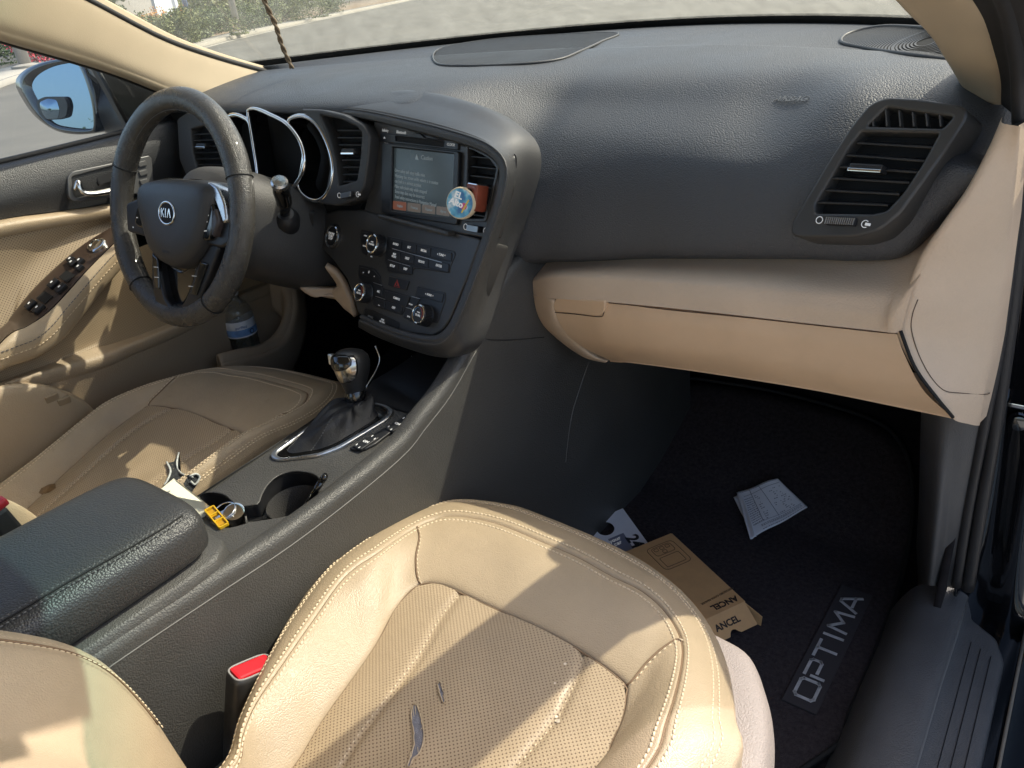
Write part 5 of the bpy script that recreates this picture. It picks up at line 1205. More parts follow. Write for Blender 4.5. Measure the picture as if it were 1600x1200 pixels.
for cx, cy in ((70, 465), (105, 432)):
    c = hit(sbv, cx, cy, .0005); a = hit(sbv, cx + 6, cy - 5.5, .0005); u = unit(a - c); v = np.cross(sn, u); box('switch_recess', c, u, v, sn, .018, .026, .001, deep_m, dd)
mk = lathe('mirror_knob', [(.0165, -.002), (.0165, .002), (.014, .004), (.0115, .0042), (.011, .0022), (.0, .0026)], hit(sbv, 152, 384, .001), sn, chrome_m, dd, 28)
a1_ = rowX([(-40, 583, -.608), (12, 527, -.608), (45, 511, -.606), (84, 483, -.604), (142, 419, -.604), (187, 374, -.608)])
a2_ = rowX([(-40, 600, -.600), (0, 549, -.599), (60, 527, -.597), (96, 495, -.596), (150, 432, -.596), (192, 387, -.602)])
a3_ = rowX([(-40, 618, -.602), (0, 572, -.602), (60, 549, -.600), (103, 515, -.600), (158, 447, -.600), (198, 402, -.606)])
a4_ = rowX([(-40, 626, -.614), (0, 581, -.614), (62, 556, -.612), (106, 522, -.612), (160, 454, -.612), (200, 408, -.616)])
arp = patch('door_armrest', [up3(p_in, (0, 0, -.002)), a1_, a2_, a3_, a4_, up3(a4_, (-.03, 0, 0))], leather_m, dd, 60, 30)
arv = bvh_of(arp)
for d in (-4, 5):
    run = [hit(arv, x + d * .7, y + d, .0006) for x, y in ((0, 556), (30, 545), (60, 533), (84, 513), (105, 488), (130, 459), (155, 430), (175, 408), (188, 395))]
    run = [q for q in run if q is not None]; stitches('armrest_stitching', cr(run, 50), np.tile([1, -.2, .5], (50, 1)), stitch_m if d > 0 else stitchd_m, arp, step=.007, ln=.005)
# lower panel: speaker cloth, ledge and pocket
g0 = rowX([(-160, 615, -.645), (0, 562, -.642), (92, 508, -.642), (152, 444, -.645), (192, 398, -.655), (300, 360, -.68), (420, 330, -.70)])
g1 = rowX([(-160, 655, -.645), (0, 588, -.643), (128, 540, -.650), (180, 500, -.652), (230, 455, -.658), (320, 410, -.675), (430, 380, -.69)])
g2 = rowX([(-160, 672, -.648), (0, 598, -.646), (135, 548, -.646), (185, 534, -.650), (262, 506, -.656), (340, 470, -.67), (440, 430, -.685)])
spk = mat('speaker_cloth', (.39, .305, .19), .6, vary=.05, perf=(.0042, .0011, (.26, .18, .11)))
patch('speaker_cover', [g0, g1, g2], spk, dd, 60, 24, uvax=(1, 2))
l1 = rowX([(-160, 676, -.622), (0, 602, -.620), (150, 562, -.620), (200, 541, -.622), (270, 512, -.63), (345, 476, -.645), (445, 436, -.67)])
l2 = rowX([(-160, 700, -.630), (0, 625, -.628), (155, 578, -.628), (205, 556, -.63), (275, 527, -.637), (350, 490, -.65), (448, 450, -.672)])
l3 = rowX([(-160, 800, -.655), (0, 720, -.652), (155, 650, -.655), (215, 620, -.656), (290, 585, -.66), (360, 545, -.668), (450, 500, -.68)])
l4 = rowX([(-160, 960, -.66), (0, 880, -.66), (160, 760, -.66), (230, 720, -.66), (310, 680, -.665), (380, 620, -.67), (455, 560, -.68)])
lowm = mat('door_lower', (.40, .31, .21), .55, grain=(420, .35), vary=.06)
patch('ledge', [g2, l1, l2, up3(l2, (-.02, 0, 0))], lowm, dd, 60, 16)
patch('lower_panel', [l2, l3, l4], lowm, dd, 60, 20)
# map pocket wall that carries the bottle
k0 = rowX([(340, 560, -.60), (372, 552, -.60), (405, 545, -.60), (428, 530, -.605), (443, 505, -.61), (448, 475, -.62), (440, 445, -.635), (420, 425, -.65)])
k1 = rowX([(345, 585, -.585), (380, 575, -.585), (418, 562, -.585), (444, 543, -.59), (460, 508, -.598), (464, 470, -.61), (454, 436, -.63), (430, 418, -.65)])
k2 = rowX([(345, 680, -.60), (380, 660, -.60), (420, 630, -.60), (450, 590, -.605), (470, 540, -.615), (476, 490, -.63), (468, 440, -.645), (440, 418, -.66)])
patch('map_pocket', [up3(k0, (-.02, 0, -.09)), k0, [a * .5 + b * .5 + np.array([.004, 0, .004]) for a, b in zip(k0, k1)], k1, k2], lowm, dd, 40, 24, thick=.006)
# rear part of the pocket with the release switches
q0 = rowX([(-60, 640, -.60), (0, 612, -.60), (60, 607, -.60), (110, 620, -.602), (140, 640, -.61), (150, 660, -.62)])
q1 = rowX([(-60, 660, -.585), (0, 632, -.585), (60, 628, -.585), (112, 638, -.587), (142, 655, -.60), (152, 670, -.615)])
q2 = rowX([(-60, 900, -.60), (0, 860, -.60), (50, 830, -.60), (100, 760, -.602), (135, 720, -.61), (150, 700, -.625)])
rp = patch('rear_pocket', [up3(q0, (-.03, 0, 0)), q0, q1, q2], lowm, dd, 40, 20, thick=.005)
rv = bvh_of(rp)
for x, y in ((79, 621), (98, 626)):
    c = hit(rv, x, y, .003)
    if c is not None: box('release_switch', c, (0, 1, 0), (.3, 0, 1), (1, 0, -.3), .022, .014, .008, mat('switch_beige', (.30, .23, .15), .5), dd, .002)
# door handle
hp = Plane(PX(165, 278, -.672), -90, 6); hp.u = unit(np.array([0, 1., 0.0])); hp.n = unit(np.array([1., 0, .12])); hp.v = np.cross(hp.n, hp.u)
hl = ppoly(hp, [(104, 277), (112, 268), (232, 243), (236, 248), (240, 296), (235, 300), (115, 316), (106, 308)])
plate('handle_bezel', hp, [rnd(hl, .006, 4), rnd(ppoly(hp, [(110, 276), (180, 258), (182, 296), (116, 310)]), .006, 4)], -.006, .003, mat('handle_grey', (.11, .11, .11), .4, metal=.3), dd, .0015)
plate('handle_cup', hp, [ppoly(hp, [(108, 274), (184, 256), (186, 300), (112, 312)], -.014)], -.018, -.014, black_m, dd)
tube('handle_lever', cr([hp.px(*a) for a in ((117, 296, .004), (122, 284, .010), (130, 300, .012), (150, 302, .012), (178, 297, .008))], 24), .0065, chrome_m, dd, 10, flat=.7)
box('lock_tab', hp.px(162, 279, -.006), hp.u, hp.v, hp.n, .030, .020, .008, black_m, dd, .003)
for k in range(3): box('memory_key', hp.px(222 + k * 1.5, 256 + k * 14, .004), hp.u, hp.v, hp.n, .016, .0095, .005, mat('handle_key', (.085, .085, .085), .45), dd, .0015)
# window glass and mirror sail
wg = grid('window_glass', [[PX(x, y, X) for x, y, X in r] for r in (((-160, 290, -.725), (0, 254, -.722), (195, 206, -.718), (300, 178, -.72)), ((-160, -20, -.66), (0, 30, -.672), (195, 100, -.69), (300, 140, -.70)))], glassmat('door_glass', (.90, .93, .90), .035), dd)
sail = rowX([(140, 88, -.712), (200, 108, -.712), (262, 138, -.712), (268, 180, -.712), (206, 206, -.712), (200, 196, -.712)])
mesh('mirror_sail', sail + [q + np.array([-.02, 0, 0]) for q in sail], [(0, 1, 2, 3, 4, 5)] + [(i, (i + 1) % 6, 6 + (i + 1) % 6, 6 + i) for i in range(6)], black_m, dd, smooth=False)
tube('sail_seal', [PX(143, 92, -.706), PX(170, 140, -.706), PX(204, 200, -.706)], .004, rubber_m, dd, 8)
patch('door_shell', [[(-.735, -.95, .82), (-.735, -.3, .82), (-.735, .28, .845)], [(-.745, -.95, .4), (-.745, -.3, .4), (-.745, .28, .4)], [(-.745, -.95, -.05), (-.745, -.3, -.05), (-.745, .28, -.05)]], deep_m, dd, 10, 8, thick=.01)
# ---------------------------------------------------------------- wing mirror outside
wm = thing('wing_mirror', 'black wing mirror outside the driver window with a small blind-spot mirror', 'wing mirror', (-.88, .03, .85))
MP = Plane(PX(95, 150, -.90), -14, 8)
mo = [(24, 130), (34, 113), (58, 100), (95, 92), (118, 92), (132, 100), (145, 130), (152, 165), (153, 196), (148, 207), (118, 210), (85, 203), (55, 182), (35, 155)]
mg = [(48, 133), (58, 117), (82, 104), (112, 98), (121, 100), (133, 130), (143, 165), (146, 196), (140, 201), (110, 199), (84, 192), (66, 170), (54, 150)]
mo2 = [q[:2] for q in curve([np.array([*q, 0]) for q in ppoly(MP, mo)], 60, True)]; mg2 = [q[:2] for q in curve([np.array([*q, 0]) for q in ppoly(MP, mg)], 60, True)]
cm = np.mean(mo2, 0)
rows = [[MP.at(*q, -.004) for q in mg2], [MP.at(*(np.array(a) * .4 + np.array(b) * .6), .004) for a, b in zip(mo2, mg2)], [MP.at(*q, 0) for q in mo2], [MP.at(*(cm + (np.array(q) - cm) * 1.0), -.03) for q in mo2], [MP.at(*(cm + (np.array(q) - cm) * .8), -.075) for q in mo2], [MP.at(*(cm + (np.array(q) - cm) * .3), -.10) for q in mo2]]
grid('housing', np.array(rows), paint_m, wm, closed=True)
mirror_m = mat('mirror_silver', (.19, .27, .36), .015, metal=1.0)
mgl = mesh('mirror_glass', [MP.at(*q, -.003) for q in mg2], [tuple(range(60))], mirror_m, wm)
bs = rnd(ppoly(MP, [(59, 157), (72, 151), (104, 151), (109, 165), (106, 183), (90, 187), (70, 187), (62, 175)]), .008, 4)
bsp = plate('blind_spot_mirror', MP, [bs], -.003, .004, black_m, wm, .001)
bc2 = rnd(ppoly(MP, [(61, 160), (74, 154), (88, 156), (93, 172), (90, 185), (72, 186), (64, 174)], .005), .006, 4); c2 = np.mean(bc2, 0)
grid('convex_glass', np.array([[MP.at(*(c2 + (q - c2) * k), .0045 + .004 * (1 - k * k)) for q in bc2] for k in (1.0, .75, .5, .25, .02)]), mirror_m, bsp, closed=True)
patch('mirror_arm', [[MP.px(148, 130, -.02), MP.px(175, 120, -.02), PX(206, 118, -.72)], [MP.px(152, 170, .0), MP.px(180, 168, -.01), PX(206, 160, -.715)], [MP.px(150, 205, -.02), MP.px(180, 204, -.02), PX(206, 198, -.72)], [MP.px(148, 205, -.08), MP.px(180, 204, -.08), PX(206, 198, -.76)]], black_m, wm, 16, 14)

# ================================================================== passenger door opening
sl2 = thing('door_sill', 'scuffed charcoal sill trim along the open passenger door', 'door sill', (.74, .0, .05))
sillm = mat('sill_plastic', (.105, .102, .100), .44, grain=(520, .45), vary=.2, dust=(DUST, 300, .99, .35), streak=((.22, .21, .20), .3))
YY = [-.75, -.4, -.2, -.045, .10, .20, .290]
def rw(X, z, dx=0): return [(X + (.0 if Y < .2 else .002), Y, z + (.0 if Y < .25 else .003)) for Y in YY]
patch('inner_trim', [rw(.648, .03), rw(.664, .075), rw(.682, .108), rw(.705, .122), rw(.735, .125), rw(.750, .120), rw(.7512, .112)], sillm, sl2, 40, 40)
tube('trim_edge', rw(.7515, .117), .0013, mat('worn_sill_edge', (.17, .165, .155), .5), sl2, 6)
SO = [(.752, .110), (.762, .106), (.785, .1035), (.806, .102), (.815, .097), (.817, .085)]
def so(X, z):
    r = []
    for Y in (-.75, -.4, -.1, .05, .12, .17, .20, .215, .23, .243, .255, .265, .28, .30):
        r.append((.752 + (X - .752) * (float(np.interp(Y, [.20, .215, .243, .265, .30], [.817, .814, .802, .768, .756])) - .752) / .065, Y, z))
    return r
scf = patch('scuff_plate', [so(*q) for q in SO], sillm, sl2, 50, 30)
for x in (.772, .785, .799): bar('scuff_groove', (x, -.7, .1047 - (x - .772) * .06), (x, .215 - (x - .772) * .5, .1047 - (x - .772) * .06), (0, 0, 1), .0012, .0010, deep_m, scf, .0002)
# painted rocker and pillar outside the trim
pb = thing('door_aperture', 'black painted body edge with rubber seal at the open passenger door', 'car body', (.85, .2, .1))
patch('rocker_paint', [[(.829, Y, .075) for Y in (-.75, -.2, .1, .25, .34, .42)], [(.832, Y, .096) for Y in (-.75, -.2, .1, .25, .34, .42)], [(.845, Y, .090) for Y in (-.75, -.2, .1, .25, .34, .42)], [(.90, Y, .055) for Y in (-.75, -.2, .1, .25, .34, .42)], [(.905, Y, -.1) for Y in (-.75, -.2, .1, .25, .34, .42)]], paint_m, pb, 30, 20)
tube('rocker_seal', [(.833, Y, .098) for Y in (-.75, -.2, .1, .20, .29)], .0022, mat('pale_seal', (.22, .19, .15), .5), pb, 8)
# vertical hinge face: glossy black paint with folds, seen edge on
hf_ = [[(.757, .27, .112), (.765, .30, .25), (.765, .31, .40), (.752, .27, .60), (.735, .20, .80), (.725, .16, .92)],
      [(.775, .30, .10), (.785, .34, .25), (.785, .35, .40), (.775, .32, .60), (.76, .26, .80), (.75, .22, .92)],
      [(.83, .34, .08), (.84, .37, .25), (.84, .38, .40), (.83, .36, .60), (.81, .31, .80), (.80, .28, .92)],
      [(.90, .40, .06), (.91, .42, .25), (.91, .43, .40), (.90, .42, .60), (.89, .38, .80), (.88, .36, .92)]]
ZZ = [.0, .10, .25, .40, .55, .70, .85, .95]
hf = [[(x - .075 * z, y - .10 * max(0, z - .45), z) for z in ZZ] for x, y in ((.745, .275), (.755, .305), (.785, .315), (.81, .30), (.83, .305), (.86, .335), (.93, .36))]
patch('hinge_pillar', hf, paint_m, pb, 40, 40, thick=.004)
grid('rocker_floor', [[(x, y, .072) for x in (.735, .80, .90)] for y in (-.75, 0, .33)], paint_m, pb)
# weather strip down the pillar to the sill
wsx = [PY(*a) for a in ((1601, 196, .135), (1600, 300, .16), (1588, 420, .18), (1573, 540, .20), (1553, 680, .225), (1532, 800, .245), (1512, 920, .262))]
tube('weather_strip', cr(wsx, 50), .0085, rubber_m, pb, 10)
wsi = [PY(*a) for a in ((1594, 196, .125), (1592, 300, .15), (1577, 430, .17), (1561, 545, .19), (1537, 670, .212), (1514, 790, .235), (1494, 915, .255))]
tube('inner_strip', cr(wsi, 50), .0065, rubber_m, pb, 10)
# kick panel
kk0 = [PX(*a) for a in ((1440, 640, .655), (1438, 700, .655), (1436, 780, .655), (1432, 850, .655), (1428, 912, .655))]
kp_ = patch('kick_panel', [[q + np.array([-.004, .05, 0]) for q in kk0], kk0, [PY(*a) for a in ((1465, 650, .20), (1462, 710, .205), (1458, 785, .215), (1452, 850, .23), (1446, 914, .25))], [PY(*a) for a in ((1500, 652, .195), (1494, 715, .205), (1486, 790, .22), (1478, 855, .24), (1470, 916, .262))], wsi[4:][:1] + [PY(*a) for a in ((1529, 710, .22), (1512, 790, .236), (1503, 855, .247), (1494, 915, .256))]], mat('kick_plastic', (.065, .063, .062), .5, grain=(700, .3), vary=.15, dust=(DUST, 240, 1.04, .3)), pb, 30, 24)
lathe('hinge_bolt', [(.013, -.006), (.013, .002), (.010, .004), (.010, .012), (.006, .013), (0, .013)], PY(1592, 657, .30), (.1, -1, .1), paint_m, pb, 24)
box('door_check', PY(1592, 630, .30), (1, 0, 0), (0, 0, 1), (0, 1, 0), .06, .006, .02, chrome_m, pb, .001)
# ================================================================== floor mat
def floorpt(px, py, off=0.):
    d = ray(px, py); lo, hi = .3, 3.0
    for _ in range(50):
        m_ = (lo + hi) / 2; q = EYE + d * m_
        if q[2] > zf(q[1]) + off: lo = m_
        else: hi = m_
    return EYE + d * lo
fm = thing('floor_mat', 'black carpet floor mat with silver model lettering in the passenger footwell', 'floor mat', (.4, .2, .03))
mo_ = [(1075, 592), (1060, 608), (1035, 655), (1000, 712), (970, 742), (945, 772), (925, 812), (900, 880), (880, 1000), (900, 1150), (1100, 1260), (1295, 1175), (1330, 1110), (1372, 1010), (1405, 915), (1424, 820), (1424, 740), (1405, 690), (1370, 660), (1300, 635), (1200, 610), (1120, 597)]
ml = curve([floorpt(x, y, .012) for x, y in mo_], 110, True)
c_ = ml.mean(0)
rings = []
for k in np.r_[np.linspace(1, .04, 14), .001]:
    r = c_ + (ml - c_) * k; r[:, 2] = [zf(y) + .012 for y in r[:, 1]]; rings.append(r)
low = ml.copy(); low[:, 2] = [zf(y) + .001 for y in low[:, 1]]
mt_m = mat('mat_carpet', (.046, .037, .037), .95, spec=.05, grain=(420, 1.0), vary=.4, vscale=140, sheen=.03, dust=((.22, .20, .19), 380, 1.00, .7))
grid('mat_pile', np.array([low] + rings), mt_m, fm, closed=True)
tube('bound_edge', ml + np.array([0, 0, .001]), .0042, mat('edge_binding', (.008, .008, .008), .8), fm, 8, closed=True)
# maker lettering badge
O, A_ = floorpt(1258, 1085, .014), floorpt(1331, 938, .014)
u_ = unit(A_ - O); v_ = np.array([-1., 0, 0]); v_ = unit(v_ - u_ * (u_ @ v_)); n_ = np.cross(u_, v_); mid_ = (O + A_) / 2
bdg = box('badge_plate', mid_ + n_ * .0005, u_, v_, n_, np.linalg.norm(A_ - O) * 1.24, .050, .002, mat('badge_black', (.040, .034, .035), .9), fm, .0008)
Lf = np.linalg.norm(A_ - O) * 1.08; lm_ = mat('badge_silver', (.62, .61, .60), .45, metal=.3, vary=.2, vscale=60)
# six block letters drawn as strokes
LT = {'O': [[(0.12, 0), (.88, 0), (1, .12), (1, .88), (.88, 1), (.12, 1), (0, .88), (0, .12), (.12, 0)]], 'P': [[(0, 0), (0, .62)], [(0, .98), (.9, .98), (1, .88), (1, .5), (.9, .4), (.25, .4)]], 'T': [[(0, 1), (1, 1)], [(.5, 1), (.5, 0)]], 'I': [[(.5, 0), (.5, 1)]], 'M': [[(0, 0), (.08, 1), (.5, .35), (.92, 1), (1, 0)]], 'A': [[(0, 0), (.42, 1), (.58, 1), (1, 0)], [(.3, .3), (.9, .3)]]}
wd = {'O': 1.05, 'P': .95, 'T': 1.05, 'I': .35, 'M': 1.25, 'A': 1.1}; tot = sum(wd[c] for c in 'OPTIMA') + 5 * .28; sc_ = Lf / tot; x_ = -Lf / 2; LHt = .028
for ch in 'OPTIMA':
    for st in LT[ch]:
        for (a, b), (c, d) in zip(st[:-1], st[1:]):
            p = mid_ + u_ * (x_ + a * wd[ch] * sc_) + v_ * ((b - .5) * LHt) + n_ * .0022; q = mid_ + u_ * (x_ + c * wd[ch] * sc_) + v_ * ((d - .5) * LHt) + n_ * .0022
            e = unit(q - p) * .0018; bar('letter_stroke', p - e, q + e, n_, .0046, .0014, lm_, bdg, .0004)
    x_ += (wd[ch] + .28) * sc_

# ================================================================== folded receipt
rc = thing('folded_paper', 'crumpled folded printed form lying on the floor mat', 'paper', floorpt(1205, 795, .02))
def paper(name, cor, nu, nv, off, M, par, bump=.003, seed=0):
    """cor: four pixel corners in order; a slightly buckled sheet"""
    P4 = [floorpt(x, y, o_) for (x, y), o_ in zip(cor, off)]; rg = np.random.RandomState(seed); ph = rg.rand(6) * 6
    G = []
    for i in range(nv):
        v = i / (nv - 1); row = []
        for j in range(nu):
            u = j / (nu - 1); p = (1 - v) * ((1 - u) * P4[0] + u * P4[1]) + v * ((1 - u) * P4[3] + u * P4[2])
            p = p + np.array([0, 0, bump * (math.sin(4 * u + ph[0]) * math.sin(3 * v + ph[1]) + .5 * math.sin(9 * u + 5 * v + ph[2]))]); row.append(p)
        G.append(row)
    o = grid(name, np.array(G), M, par, thick=.0004); return o, np.array(G)
paper('under_sheet', [(1146, 778), (1160, 770), (1192, 832), (1164, 812)], 10, 14, (.016, .020, .016, .014), paper_m, rc, .002, 3)
sh, SG = paper('top_sheet', [(1151, 769), (1215, 748), (1262, 792), (1176, 842)], 30, 30, (.024, .030, .024, .018), paper_m, rc, .0022, 5)
paper('fold_flap', [(1151, 769), (1158, 768), (1182, 838), (1172, 843)], 6, 20, (.026, .034, .024, .016), paper_m, rc, .002, 9)
pbv2 = bvh_of(sh)
def sheet(u, v, off=.0006):
    i = v * (SG.shape[0] - 1); j = u * (SG.shape[1] - 1); i0, j0 = int(min(i, SG.shape[0] - 2)), int(min(j, SG.shape[1] - 2)); a, b = i - i0, j - j0
    return (1 - a) * ((1 - b) * SG[i0, j0] + b * SG[i0, j0 + 1]) + a * ((1 - b) * SG[i0 + 1, j0] + b * SG[i0 + 1, j0 + 1]) + np.array([0, 0, off])
for a, b, r in (((.30, .03), (.26, .80), .0006), ((.52, .03), (.55, .84), .0006), ((.12, .14), (.95, .12), .0005), ((.12, .04), (.95, .03), .0004), ((.1, .80), (.97, .84), .0004), ((.35, .90), (.96, .92), .0003)):
    tube('printed_rule', [sheet(a[0] + (b[0] - a[0]) * t, a[1] + (b[1] - a[1]) * t) for t in np.linspace(0, 1, 12)], r, inkgrey_m, sh, 4)
rg = np.random.RandomState(4); vs, fs = [], []
for v in np.linspace(.2, .78, 13):
    for u0, u1, dens in ((.08, .26, .9), (.33, .40, .7), (.60, .9, .35)):
        u = u0
        while u < u1:
            L = rg.uniform(.01, .035)
            if rg.rand() < dens:
                b = len(vs); vs += [sheet(u, v), sheet(u + L, v), sheet(u + L, v + .016), sheet(u, v + .016)]; fs.append((b, b + 1, b + 2, b + 3))
            u += L + .012
for v in (.86, .885, .95):
    u = .2
    while u < .95:
        L = rg.uniform(.01, .04); b = len(vs); vs += [sheet(u, v), sheet(u + L, v), sheet(u + L, v + .012), sheet(u, v + .012)]; fs.append((b, b + 1, b + 2, b + 3)); u += L + .01
tag(mesh('printed_text', vs, fs, inkgrey_m, sh, smooth=False), kind='stuff')

# ================================================================== parking hanger card
hc = thing('hanger_card', 'white hanger card with round hole and number 24 in front of the seat', 'card', floorpt(960, 830, .02))
HP = Plane(floorpt(960, 830, .022), 0, 86); 
cl = ppoly(HP, [(904, 816), (925, 812), (950, 804), (973, 794), (1012, 848), (985, 866), (935, 890), (915, 850)])
c0 = ppoly(HP, [(946 + 14 * math.cos(t), 826 + 10.5 * math.sin(t)) for t in np.linspace(0, 6.283, 33)[:-1]])
hcard = plate('card', HP, [cl, c0], -.0006, .0, paper_m, hc)
plate('grey_panel', HP, [ppoly(HP, [(950, 843), (974, 833), (1000, 872), (970, 880)])], .0003, .0007, mat('panel_grey', (.22, .23, .30), .6), hc)
tu = unit(HP.px(992, 852) - HP.px(977, 832)); tv = np.cross(HP.n, tu)
text('lettering', '24', HP.px(991, 846, .0008), tu, tv, .034, ink_m, hc, bold=.03, sx=1.05)
tu2 = unit(HP.px(973, 837) - HP.px(952, 846)); text('lettering', 'your\ncar', HP.px(963, 846, .0010), tu2, np.cross(HP.n, tu2), .013, white_m, hc)

# ================================================================== cardboard box
bx_ = thing('cardboard_box', 'brown cardboard scan tool box with open end flap, half under the seat', 'box', floorpt(1100, 930, .0))
BP = Plane((0, 0, .075), 0, 90); BP.n = np.array([0, 0, 1.]); BP.u = np.array([1., 0, 0]); BP.v = np.array([0, 1., 0])
b1, b2, b3 = BP.px(1049, 834), BP.px(1163, 940), BP.px(1123, 961)
ax1 = unit(b2 - b1); ax2 = unit(np.cross([0, 0, 1.], ax1)); ax2 = ax2 if ax2[0] < 0 else -ax2
Lb = np.linalg.norm(b2 - b1); Wb = .105; Hb = .042
K = [b1, b2, b2 + ax2 * Wb, b1 + ax2 * Wb]
def quadslab(name, q, th, M, par): return slab(name, q, th, M, par)
slab('top_face', K, .0016, card_m, bx_)
dn = np.array([0, 0, -Hb])
for i in range(4):
    a, b = K[i], K[(i + 1) % 4]
    if i != 1: slab('side_face', [a, b, b + dn, a + dn], .0016, card_m, bx_)
slab('bottom_face', [q + dn for q in K], .0016, card_m, bx_)
# end flap hinged open along the near short edge, folded down outward
fl1, fl2 = K[1] + ax1 * .034 + dn * .55, K[2] + ax1 * .034 + dn * .55
nt_ = []
fl_out = [K[1], K[1] + ax1 * .034 + dn * .5]
for t in np.linspace(0, 1, 30):
    p = (K[1] + ax1 * .034 + dn * .5) * (1 - t) + (K[2] + ax1 * .034 + dn * .5) * t; e = max(0, 1 - ((t - .42) / .08) ** 2); fl_out.append(p - (ax1 * .034 + dn * .5) * .22 * math.sqrt(e))
fl_out.append(K[2])
flp = slab('end_flap', fl_out, .0016, card_m, bx_)
slab('tuck_flap', [K[1] + dn * .05, K[1] + ax1 * .03 + ax2 * -.012 + dn * .35, K[1] + ax1 * .030 + ax2 * -.010 + dn * .85, K[1] + dn * .95], .0014, card_m, bx_)
up_ = np.array([0, 0, .0006])
inkb = mat('card_ink', (.030, .022, .016), .7); inkl = mat('card_ink_line', (.10, .06, .03), .7)
def onbox(s, t, h=.0005): return b1 + ax1 * s + ax2 * t + np.array([0, 0, h])
tdir = ax2 * 1.0
text('lettering', 'ANCEL', onbox(Lb - .028, .026), -ax2 * -1, ax1 * 1, .016, inkb, bx_, bold=.02, sx=1.0) if False else None
text('lettering', 'ANCEL', BP.px(1132, 942, .0005), unit(BP.px(1122, 946) - BP.px(1143, 937)), unit(BP.px(1126, 930) - BP.px(1136, 952)) * -1, .016, inkb, bx_, bold=.03)
text('lettering', 'OBD2/EOBD CODE READER', BP.px(1121, 931, .0005), unit(BP.px(1110, 937) - BP.px(1131, 926)), unit(BP.px(1113, 920) - BP.px(1123, 942)) * -1, .0055, inkl, bx_)
fu_ = unit(K[1] - K[2]); fv_ = unit(-(ax1 * .034 + dn * .5)); text('lettering', 'ANCEL', (K[1] * .55 + K[2] * .45) + (ax1 * .034 + dn * .5) * .5 - np.cross(fv_, fu_) * .0006 * (1 if np.cross(fv_, fu_)[2] < 0 else -1), fu_, fv_, .015, inkb, bx_, bold=.03)
# outline drawing of the tool on the lid
def drawl(pts, r=.0005, closed=True): tube('printed_drawing', [onbox(s, t, .0004) for s, t in pts], r, inkl, bx_, 4, closed=closed)
def rrect(s0, s1, t0, t1, r): return [tuple(q) for q in rnd([(s0, t0), (s1, t0), (s1, t1), (s0, t1)], r, 4)]
drawl(rrect(.014, .078, .010, .066, .010)); drawl(rrect(.018, .040, .018, .058, .006)); drawl(rrect(.046, .072, .018, .058, .003))
for k in range(3): drawl(rrect(.021, .028, .022 + k * .012, .030 + k * .012, .002))
drawl(rrect(.031, .038, .034, .042, .002))

# ================================================================== water bottle
wb = thing('water_bottle', 'clear plastic water bottle standing in the driver door pocket', 'bottle', PX(385, 548, -.66))
bb = PX(388, 552, -.655); bt = PX(370, 448, -.655); bax = np.array([0, 0, 1.]); hB = bt[2] - bb[2]; k_ = hB / .2
pet = glassmat('bottle_plastic', (.86, .90, .92), .22, (.8, .85, .9), refl=1.0)
lathe('bottle_body', [(r, h * k_) for r, h in ((.001, 0), (.026, .001), (.030, .006), (.0315, .02), (.030, .030), (.0315, .040), (.0300, .052), (.0318, .062), (.0318, .125), (.030, .14), (.024, .157), (.0145, .172), (.0125, .178), (.0125, .186))], bb, bax, pet, wb, 32)
lathe('bottle_cap', [(.0145, .184 * k_), (.0150, .187 * k_), (.0150, .199 * k_), (.0135, .201 * k_), (0, .201 * k_)], bb, bax, mat('cap_white', (.80, .80, .80), .4), wb, 24)
lathe('water', [(.001, .002), (.0285, .004), (.0298, .02), (.0285, .03), (.0298, .04), (.0285, .052), (.0298, .060), (.0298, .064), (0, .064)], bb, bax, glassmat('water', (.80, .86, .90), .0), wb, 28)
lathe('label_band', [(.0321, .066 * k_), (.0323, .068 * k_), (.0323, .112 * k_), (.0321, .114 * k_)], bb, bax, mat('label_white', (.72, .76, .82), .5, vary=.1, vscale=30), wb, 32)
lathe('label_stripe', [(.0325, .070 * k_), (.0326, .074 * k_), (.0326, .088 * k_), (.0325, .090 * k_)], bb, bax, mat('label_blue', (.16, .32, .62), .45, vary=.3, vscale=40), wb, 32)
cd = unit(EYE - bb); cd[2] = 0; cd = unit(cd); td = np.cross([0, 0, 1.], cd)
o_ = bb + cd * .0331 + np.array([0, 0, .098 * k_])
text('lettering', 'purified', o_ , td, (0, 0, 1), .008, mat('label_ink', (.05, .12, .35), .5), wb)
o_ = bb + unit(cd + td * .75) * .0333 + np.array([0, 0, .079 * k_]); tube('label_mark', [o_ + np.array([0, 0, 1.]) * .005 * math.sin(t) + unit(td - cd * .75) * .005 * math.cos(t) for t in np.linspace(0, 6.283, 17)[:-1]], .0008, ink_m, wb, 5, closed=True)

# ================================================================== seat belt buckles
bk_ = thing('belt_buckle', 'black seat belt buckle with red release button between console and passenger seat', 'buckle', PX(385, 1130, .165))
u1 = unit(np.array([.10, .30, 1.0])); f1 = unit(np.array([.12, 1., -.25])); s1_ = unit(np.cross(f1, u1)); f1 = np.cross(u1, s1_)
top = PX(394, 1043, .166)
RW = []
for h, a, b in ((-.125, .022, .012), (-.11, .025, .0145), (-.06, .0255, .015), (-.02, .0255, .015), (-.006, .0255, .015), (.0, .0245, .014), (.0005, .0225, .012)):
    ring_ = []
    for k in range(40):
        th = 2 * math.pi * k / 40; c, s = math.cos(th), math.sin(th); ring_.append(top + u1 * h + f1 * (a * math.copysign(abs(c) ** .45, c)) + s1_ * (b * math.copysign(abs(s) ** .55, s)))
    RW.append(ring_)
grid('buckle_shell', np.array(RW), mat('buckle_plastic', (.030, .029, .028), .42, vary=.2, vscale=60, dust=(DUST, 300, 1.02, .4)), bk_, closed=True)
box('release_button', top + u1 * -.0016, f1, s1_, u1, .042, .0215, .008, red_m, bk_, .003)
